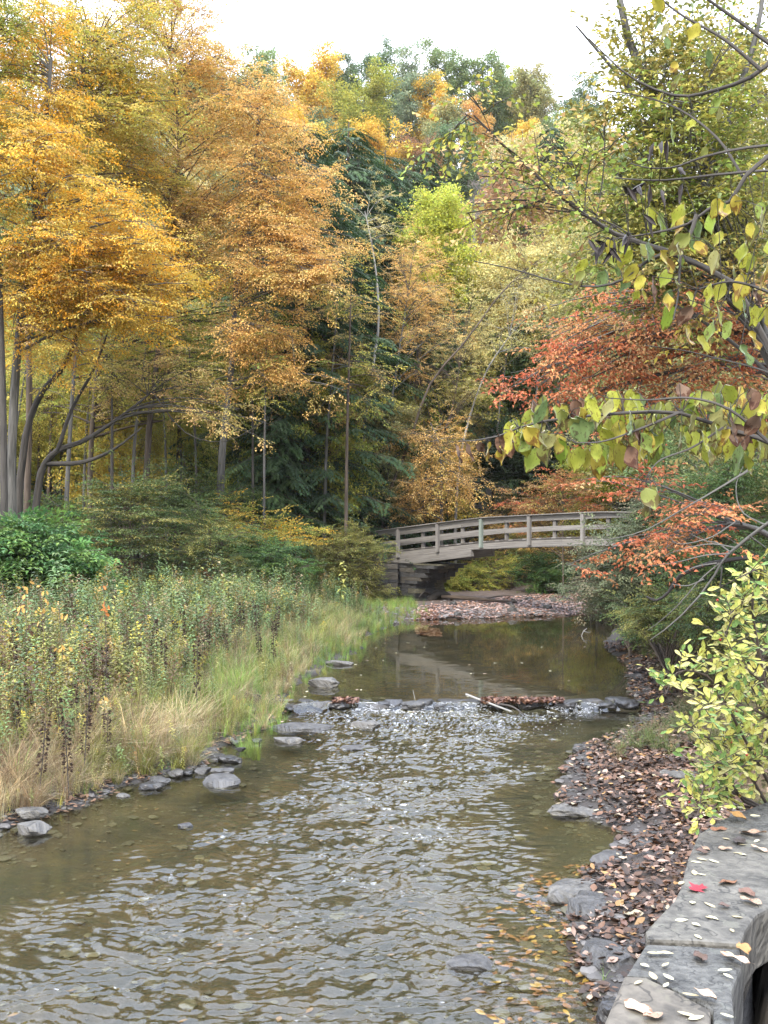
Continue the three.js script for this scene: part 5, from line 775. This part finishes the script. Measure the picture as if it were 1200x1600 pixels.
// the shrub with small yellow leaves beside the wall
{
  const r = rngOf(940), o = onGround(2.55, 6.4, -.1), g = new THREE.Group(), wood = new GB(), spots = [], SM = [big(.56, .52, .13, 0), big(.46, .48, .10, 0), big(.28, .37, .08, 0), big(.60, .54, .22, 0), big(.17, .28, .07, 0), big(.56, .50, .11, 0)], berryM = std({ color: col(.35, .02, .015), roughness: .4 }); g.position.copy(o);
  const canes = [[[1205, 1230], [1150, 1130], [1110, 1060], [1060, 1050], [1040, 1085]], [[1210, 1220], [1180, 1080], [1130, 1035], [1090, 1030]], [[1215, 1200], [1190, 1040], [1175, 940], [1190, 890], [1150, 905]], [[1160, 1250], [1120, 1200], [1100, 1230], [1090, 1275]], [[1200, 1260], [1150, 1180], [1100, 1150], [1070, 1130]], [[1215, 1180], [1200, 1080], [1160, 1040], [1140, 1010]], [[1220, 1230], [1190, 1160], [1160, 1140], [1130, 1160]], [[1215, 1100], [1170, 985], [1150, 960], [1130, 1000]], [[1215, 960], [1190, 930], [1165, 935], [1140, 960]], [[1150, 1240], [1125, 1230], [1105, 1245], [1095, 1270]], [[1215, 1130], [1180, 1110], [1140, 1100], [1090, 1110]], [[1210, 1180], [1180, 1190], [1150, 1200], [1120, 1190]]];
  canes.forEach((c, q) => {
    const w = smooth(c.map(([x, y], k) => P(x, y, lerp(5.9, 5.3, k / (c.length - 1)) + .35 * Math.sin(q * 2.3))), 12); w[0].lerp(o, .0); const all = [o.clone(), ...w]; tube(wood, smooth(all, 14).map((p) => p.clone().sub(o)), .011, .003, 5);
    for (let k = 2; k < w.length; k++) for (let j = 0; j < 3; j++) { const b = w[k].clone().lerp(w[k - 1], r()), e = b.clone().add(V((r() - .5) * .34, (r() - .4) * .24, (r() - .5) * .34)); tube(wood, [b.clone().sub(o), e.clone().sub(o)], .003, .0015, 3); for (let m = 0; m < 5; m++) spots.push([b.clone().lerp(e, .2 + .8 * m / 4), e.clone().sub(b).normalize()]); }
  });
  part(g, 'stem', wood.build(), M.barkBrown);
  const rest = SM.map(() => new Inst()), q = new THREE.Quaternion(), order = spots.map((s, k) => [k, s[0].distanceTo(V(0, EYE, 0)) + r() * .25]).sort((a, b) => a[1] - b[1]);
  order.forEach(([k], n) => {
    const [p, dir] = spots[k], along = dir.clone().multiplyScalar(.8).add(V((r() - .5) * 1.8, (r() - .6) * 1.0, (r() - .5) * 1.8)).normalize(), s = .038 + .034 * r(), mi = Math.floor(Math.pow(r(), 1.2) * SM.length) % SM.length, pos = p.clone().sub(o), nz = V((r() - .5) * 1.1, .9, .55 + (r() - .5) * 1.1), yy = along.clone().negate(), xx = yy.clone().cross(nz).normalize(), zz = xx.clone().cross(yy);
    q.setFromRotationMatrix(new THREE.Matrix4().makeBasis(xx, yy, zz));
    if (n < 295) { const m = part(g, 'leaf', SMALL[n % 3], SM[mi]); m.position.copy(pos); m.quaternion.copy(q); m.scale.setScalar(s); }
    else rest[mi].add(pos, q.clone(), s, WHITE);
  });
  rest.forEach((i, k) => { if (i.m.length) g.add(i.build(SMALL[k % 3], SM[k], 'foliage', 'stuff')); });
  for (let k = 0; k < 26; k++) { const m = part(g, 'berry', new THREE.SphereGeometry(.0075, 8, 6), berryM); m.position.copy(spots[Math.floor(r() * spots.length)][0]).sub(o).add(V(0, -.02, 0)); }
  top(g, 'leafy_shrub', 'shrub with small yellow and green leaves and red berries by the wall', 'shrub');
}
// ------------------------------------------------------------------ fallen leaves
const LENS = [0, 1, 2].map((k) => { const g = bigLeaf(970 + k, { wid: .36 + .05 * k, curl: .05 + .08 * k, fold: .12, wave: .008 }); g.rotateX(-Math.PI / 2); g.translate(0, 0, -.5); return g; }), SMALL_FLAT = (k) => LENS[k % 3];
const FALL = [0, 1, 2, 3].map((k) => { const g = bigLeaf(950 + k, { wid: .5 + .08 * (k % 2), curl: .06 + .1 * k, fold: .08 + .1 * k, wave: .05 }); g.rotateX(-Math.PI / 2); g.translate(0, 0, -.5); return g; });
const litterM = [[.30, .19, .135], [.38, .28, .21], [.19, .085, .045], [.09, .05, .036], [.04, .028, .025], [.30, .16, .05], [.14, .07, .05]].map(([a, b, c], k) => std({ color: col(a, b, c), map: leafTex[k % 2], roughness: .55, side: THREE.DoubleSide }));
{
  const r = rngOf(960), q = new THREE.Quaternion(), e = new THREE.Euler(), flat = (t = .5) => q.setFromEuler(e.set((r() - .5) * t, r() * 7, (r() - .5) * t)).clone();
  const colr = () => { const t = r(), k = .75 + .5 * r(); const c = t < .34 ? [.030, .017, .010] : t < .64 ? [.066, .034, .018] : t < .82 ? [.13, .065, .034] : t < .93 ? [.24, .16, .12] : t < .97 ? [.27, .15, .05] : [.34, .28, .18]; return col(c[0] * k, c[1] * k, c[2] * k); };
  const low = new GB(); { const f = (x, z, y) => V(x, y, z), a = low.v(f(-.5, 0, .02), WHITE), b = low.v(f(0, -.27, .09), WHITE), c = low.v(f(0, .27, .07), WHITE), m = low.v(f(0, 0, .0), WHITE), t = low.v(f(.5, 0, .12), WHITE), d1 = low.v(f(.3, -.2, .1), WHITE), d2 = low.v(f(.3, .2, .12), WHITE); low.tri(a, m, b); low.tri(a, c, m); low.tri(b, m, d1); low.tri(m, c, d2); low.tri(d1, m, t); low.tri(m, d2, t); }
  const lowG = low.build(), shoreLeaves = new Inst(), barLeaves = new Inst(), damLeaves = new Inst(), sunk = new Inst(), bankLeaves = new Inst();
  let big = 0;
  for (let k = 0; k < 17000; k++) {
    const d = 6 + 20 * Math.pow(r(), 1.15), s = -.05 + 1.75 * Math.pow(r(), 1.0), x = XR(d) + s; if (d < 8 && x > wallLine(d) + .02) continue; if (s < .25 && .5 + .5 * n2(x * 2, d * 2) < .45) continue;
    const sz = .05 + .045 * r(), up = .01 + .035 * r();
    if (d < 9.5 && big < 190 && r() < .16 && inView(x, d, 0)) { big++; const m = new THREE.Mesh(FALL[big % 4], pickOf(r, litterM)); m.position.copy(onGround(x, d, .035)); m.quaternion.copy(flat(.7)); m.scale.setScalar(.075 + .03 * r()); top(m, 'fallen_leaf', 'curled brown leaf lying on the stony shore by the wall', 'leaf', 'fallen leaves on the shore'); continue; }
    const sv = sz * (.6 + .8 * r()); shoreLeaves.add(onGround(x, d, up), flat(.9), V(sv, sv * (.6 + 1.4 * r()), sv * (.8 + .5 * r())), colr());
  }
  for (let k = 0; k < 9000; k++) { const d = 30.9 + 11.5 * r(), x = Math.max(1.0 + .8 * r(), XL(d) + .1 - 5.5 * Math.pow(r(), 1.2)), t = r(), kk = .8 + .4 * r(), s = .09 + .05 * r(); barLeaves.add(onGround(x, d, .015), flat(.5), s, t < .5 ? col(.38 * kk, .24 * kk, .195 * kk) : t < .8 ? col(.46 * kk, .33 * kk, .28 * kk) : col(.32 * kk, .16 * kk, .08 * kk)); }
  for (let k = 0; k < 900; k++) { const px = r() < .2 ? 520 + 40 * r() : 752 + 128 * r(), d = DAM + (r() - .35) * .42, x = (px - HX) / F * d, kk = .7 + .6 * r(); damLeaves.add(V(x, LVL + .01 + .07 * r() * (1 - Math.abs(d - DAM - .05) * 3), -d), flat(1.4), .07 + .035 * r(), r() < .7 ? col(.08 * kk, .034 * kk, .02 * kk) : col(.17 * kk, .085 * kk, .045 * kk)); }
  for (let k = 0; k < 520; k++) { const d = 5.6 + 4.2 * r(), s = -.75 * Math.pow(r(), 1.4), x = XR(d) + s, kk = .8 + .5 * r(), t = r(); sunk.add(onGround(x, d, .012), flat(.3), .06 + .035 * r(), t < .55 ? col(.17 * kk, .075 * kk, .025 * kk) : t < .72 ? col(.28 * kk, .18 * kk, .04 * kk) : col(.07 * kk, .04 * kk, .022 * kk)); }
  for (let k = 0; k < 170; k++) { const d = 6 + 13 * r(), x = lerp(XL(d), XR(d), r()), kk = .7 + .5 * r(); sunk.add(onGround(x, d, .012), flat(.3), .06 + .03 * r(), col(.15 * kk, .085 * kk, .028 * kk)); }
  for (let k = 0; k < 9000; k++) { const d = 10 + 18 * r(), x = XR(d) + .6 + 4.6 * r(), kk = .7 + .6 * r(); if (inView(x, d)) bankLeaves.add(onGround(x, d, .02), flat(.8), .08 + .05 * r(), r() < .7 ? col(.10 * kk, .055 * kk, .032 * kk) : col(.2 * kk, .12 * kk, .08 * kk)); }
  for (let k = 0; k < 900; k++) { const d = 9.5 + 8 * r(), x = XL(d) - .5 * r() + .05, kk = .7 + .6 * r(); bankLeaves.add(onGround(x, d, .015), flat(.5), .06 + .03 * r(), col(.16 * kk, .09 * kk, .05 * kk)); }
  const lm = std({ roughness: .6, side: THREE.DoubleSide, vertexColors: true });
  stuff(shoreLeaves, lowG, lm, 'leaf_litter', 'wet brown leaf litter covering the stony shore', 'leaves'); stuff(barLeaves, lowG, lm, 'leaf_litter', 'pinkish fallen leaves covering the gravel bar', 'leaves'); stuff(damLeaves, lowG, lm, 'leaf_litter', 'brown leaves piled up against the dam', 'leaves'); stuff(sunk, lowG, lm, 'sunken_leaves', 'orange leaves lying under the shallow water', 'leaves'); stuff(bankLeaves, lowG, lm, 'leaf_litter', 'dry leaves scattered over the banks', 'leaves');
  // leaves lying on the coping
  const WT = EYE - 1.6, WL = [std({ color: col(.40, .37, .24), roughness: .7, side: THREE.DoubleSide }), std({ color: col(.32, .27, .16), roughness: .7, side: THREE.DoubleSide })];
  const white = [[1088, 1347], [1097, 1343], [1115, 1346], [1154, 1333], [1160, 1335], [1085, 1364], [1093, 1366], [1064, 1380], [1082, 1411], [1109, 1414], [1065, 1438], [1108, 1434], [1115, 1434], [1152, 1433], [1088, 1445], [1144, 1454], [1091, 1464], [1023, 1490], [1036, 1489], [1042, 1489], [1008, 1509], [1040, 1507], [1133, 1516], [1140, 1492], [1138, 1525], [1020, 1525], [1044, 1527], [997, 1535], [1041, 1539], [1078, 1555], [1088, 1590], [1072, 1585], [1135, 1587], [1126, 1279], [1157, 1262], [1135, 1311], [1182, 1314], [1160, 1320], [1180, 1275], [1120, 1280]];
  white.forEach(([x, y], k) => { const p = G(x, y, WT + .006), m = new THREE.Mesh(SMALL_FLAT(k), WL[k % 2]); m.position.copy(p); m.quaternion.copy(flat(.2)); m.scale.setScalar(.044 + .018 * r()); top(m, 'small_leaf', 'small cream leaflet lying on the coping stones', 'leaf', 'cream leaflets on the wall'); });
  const brown = [[1137, 1378, .11, 2, 'crumpled tan and brown leaf beside the red maple leaf'], [1168, 1395, .10, 6, 'rust brown leaf lying behind the pinkish leaf on the wall'], [1173, 1409, .10, 0, 'pinkish tan leaf flat on the wall near its dark gap'], [1131, 1416, .06, 3, 'small curled brown leaf in the middle of the coping'], [1094, 1493, .10, 3, 'dark red brown leaf on the bluish coping stone'], [1163, 1483, .09, 5, 'orange brown leaf curled over the edge of the gap'], [1148, 1499, .11, 1, 'pale tan leaf at the edge of the bluish coping stone'], [1101, 1556, .09, 1, 'cream pink leaf next to a white leaflet on the wall'], [998, 1574, .11, 1, 'pale pink leaf on the front coping stone'], [1020, 1588, .09, 0, 'pinkish brown leaf on the front coping stone'], [1177, 1303, .14, 0, 'large tan leaf at the far end of the coping'], [1150, 1276, .12, 5, 'mustard brown leaf at the far end of the coping'], [1123, 1295, .09, 2, 'rusty leaf by the shrub stem at the wall end'], [1133, 1326, .07, 0, 'small tan leaf on the middle coping stone'], [1186, 1327, .09, 1, 'flat pinkish leaf at the back of the middle coping stone'], [1096, 1332, .08, 3, 'dark brown leaf at the water side of the coping'], [1102, 1325, .06, 0, 'little pink leaf next to the dark brown one'], [1155, 1314, .11, 4, 'nearly black leaf on the middle coping stone']];
  brown.forEach(([x, y, s, k, label], n) => { const m = new THREE.Mesh(FALL[n % 4], litterM[k]); m.position.copy(G(x, y, WT + .012)); m.quaternion.copy(flat(.25)); m.scale.setScalar(s); top(m, 'fallen_leaf', label, 'leaf'); });
  { // the red maple leaf
    const sh = new THREE.Shape(), pts = [[0, -.42], [.06, -.12], [.30, -.30], [.28, -.14], [.52, -.10], [.40, .02], [.48, .20], [.26, .16], [.22, .30], [.10, .22], [0, .52], [-.10, .22], [-.22, .30], [-.26, .16], [-.48, .20], [-.40, .02], [-.52, -.10], [-.28, -.14], [-.30, -.30], [-.06, -.12]]; pts.forEach(([x, y], k) => k ? sh.lineTo(x, y) : sh.moveTo(x, y));
    const g = new THREE.ShapeGeometry(sh, 2); { const p = g.attributes.position; for (let k = 0; k < p.count; k++) { const x = p.getX(k), y = p.getY(k); p.setXYZ(k, x, y, .35 * (x * x + y * y) + .05 * Math.sin(x * 9 + y * 5)); } g.computeVertexNormals(); } const m = new THREE.Mesh(g, std({ color: col(.20, .010, .018), roughness: .55, side: THREE.DoubleSide })); m.rotation.set(-Math.PI / 2 + .1, 0, .5); m.position.copy(G(1090, 1389, WT + .012)); m.scale.setScalar(.105); top(m, 'maple_leaf', 'crimson maple leaf lying on the coping stone', 'leaf');
  }
  // leaves drifting on the pool
  for (let k = 0; k < 34; k++) { const d = lerp(15.5, 27, r()), x = lerp(XL(d) + .3, XR(d) - .3, Math.pow(r(), 1.6)), m = new THREE.Mesh(FALL[k % 4], k % 3 ? WL[0] : litterM[1]); m.position.set(x, LVL + .008, -d); m.rotation.y = r() * 7; m.scale.set(.09, .03, .09); top(m, 'floating_leaf', 'pale leaf floating on the still pool', 'leaf', 'leaves floating on the pool'); }
}

// orange leaved seedlings in the meadow
{
  const r = rngOf(985), OM = [big(.62, .36, .10, 0, .3), big(.58, .20, .05, 0, .3)];
  for (const [px, py, d, k, label] of [[36, 905, 15.5, 0, 'seedling with pale orange leaves standing above the meadow weeds'], [62, 912, 15.2, 0, 'thin seedling with pale orange leaves close to its twin'], [92, 950, 14.2, 0, 'low seedling with peach coloured leaves in the meadow'], [160, 902, 16.5, 1, 'seedling with deep orange leaves in the middle of the meadow']]) {
    const g = new THREE.Group(), f = onGround((px - HX) / F * d, d, -.02), tp = P(px, py, d), gb = new GB(), pts = smooth([f, f.clone().lerp(tp, .5).add(V(.06, 0, 0)), tp], 8).map((p) => p.sub(f)); g.position.copy(f); tube(gb, pts, .008, .003, 5); part(g, 'stem', gb.build(), M.barkBrown);
    for (let n = 0; n < 9; n++) { const m = part(g, 'leaf', SMALL[n % 3], OM[k]); m.position.copy(pts[8].clone().lerp(pts[5], r())).add(V((r() - .5) * .22, (r() - .5) * .08, (r() - .5) * .1)); m.rotation.set((r() - .5) * 1.2, (r() - .5) * 2, (r() - .5) * 2.4); m.scale.setScalar(.07 + .04 * r()); }
    top(g, 'seedling', label, 'plant');
  }
}
// dark hollow behind the coping
{
  const m = new THREE.Mesh(rock(990, .75, .8, .9, .5), M.stoneDark); m.position.set(1.86, .62, -3.8); top(m, 'boulder', 'dark wet boulder in the hollow behind the coping stones', 'stone');
  const l = new THREE.Mesh(FALL[2], litterM[5]); l.position.copy(P(1190, 1530, 3.5)).setY(1.32); l.rotation.set(.3, 1, .2); l.scale.setScalar(.1); top(l, 'fallen_leaf', 'ochre leaf lying in the dark hollow behind the wall', 'leaf');
}
// foam on the falling water
{
  const r = rngOf(995), inst = new Inst(), q = new THREE.Quaternion(), e = new THREE.Euler(), g = new THREE.IcosahedronGeometry(1, 1);
  for (let k = 0; k < 5000; k++) { const near = r() < .6, px = near ? (r() < .55 ? 555 + 110 * r() : r() < .5 ? 660 + 110 * r() : 850 + 90 * r()) : 480 + 430 * r(), d = near ? DAM + .02 - .26 * Math.pow(r(), 1.2) : DAM - .2 - 1.8 * Math.pow(r(), 1.7), x = (px - HX) / F * d; if (n2(x * 4, d * 5) < (near ? -.25 : .25)) continue; const s = .002 + .005 * r(); q.setFromEuler(e.set(0, r() * 7, 0)); inst.add(V(x, waterY(x, d) + .004, -d), q, V(s * (1 + 3 * r()), s * .4, s), col(.5, .51, .52)); }
  stuff(inst, g, std({ roughness: .5, vertexColors: false }), 'foam', 'white foam where water spills over the dam', 'foam');
}
scene.fog = new THREE.FogExp2(new THREE.Color(.95, .97, 1), .00012);
renderer.render(scene, camera);
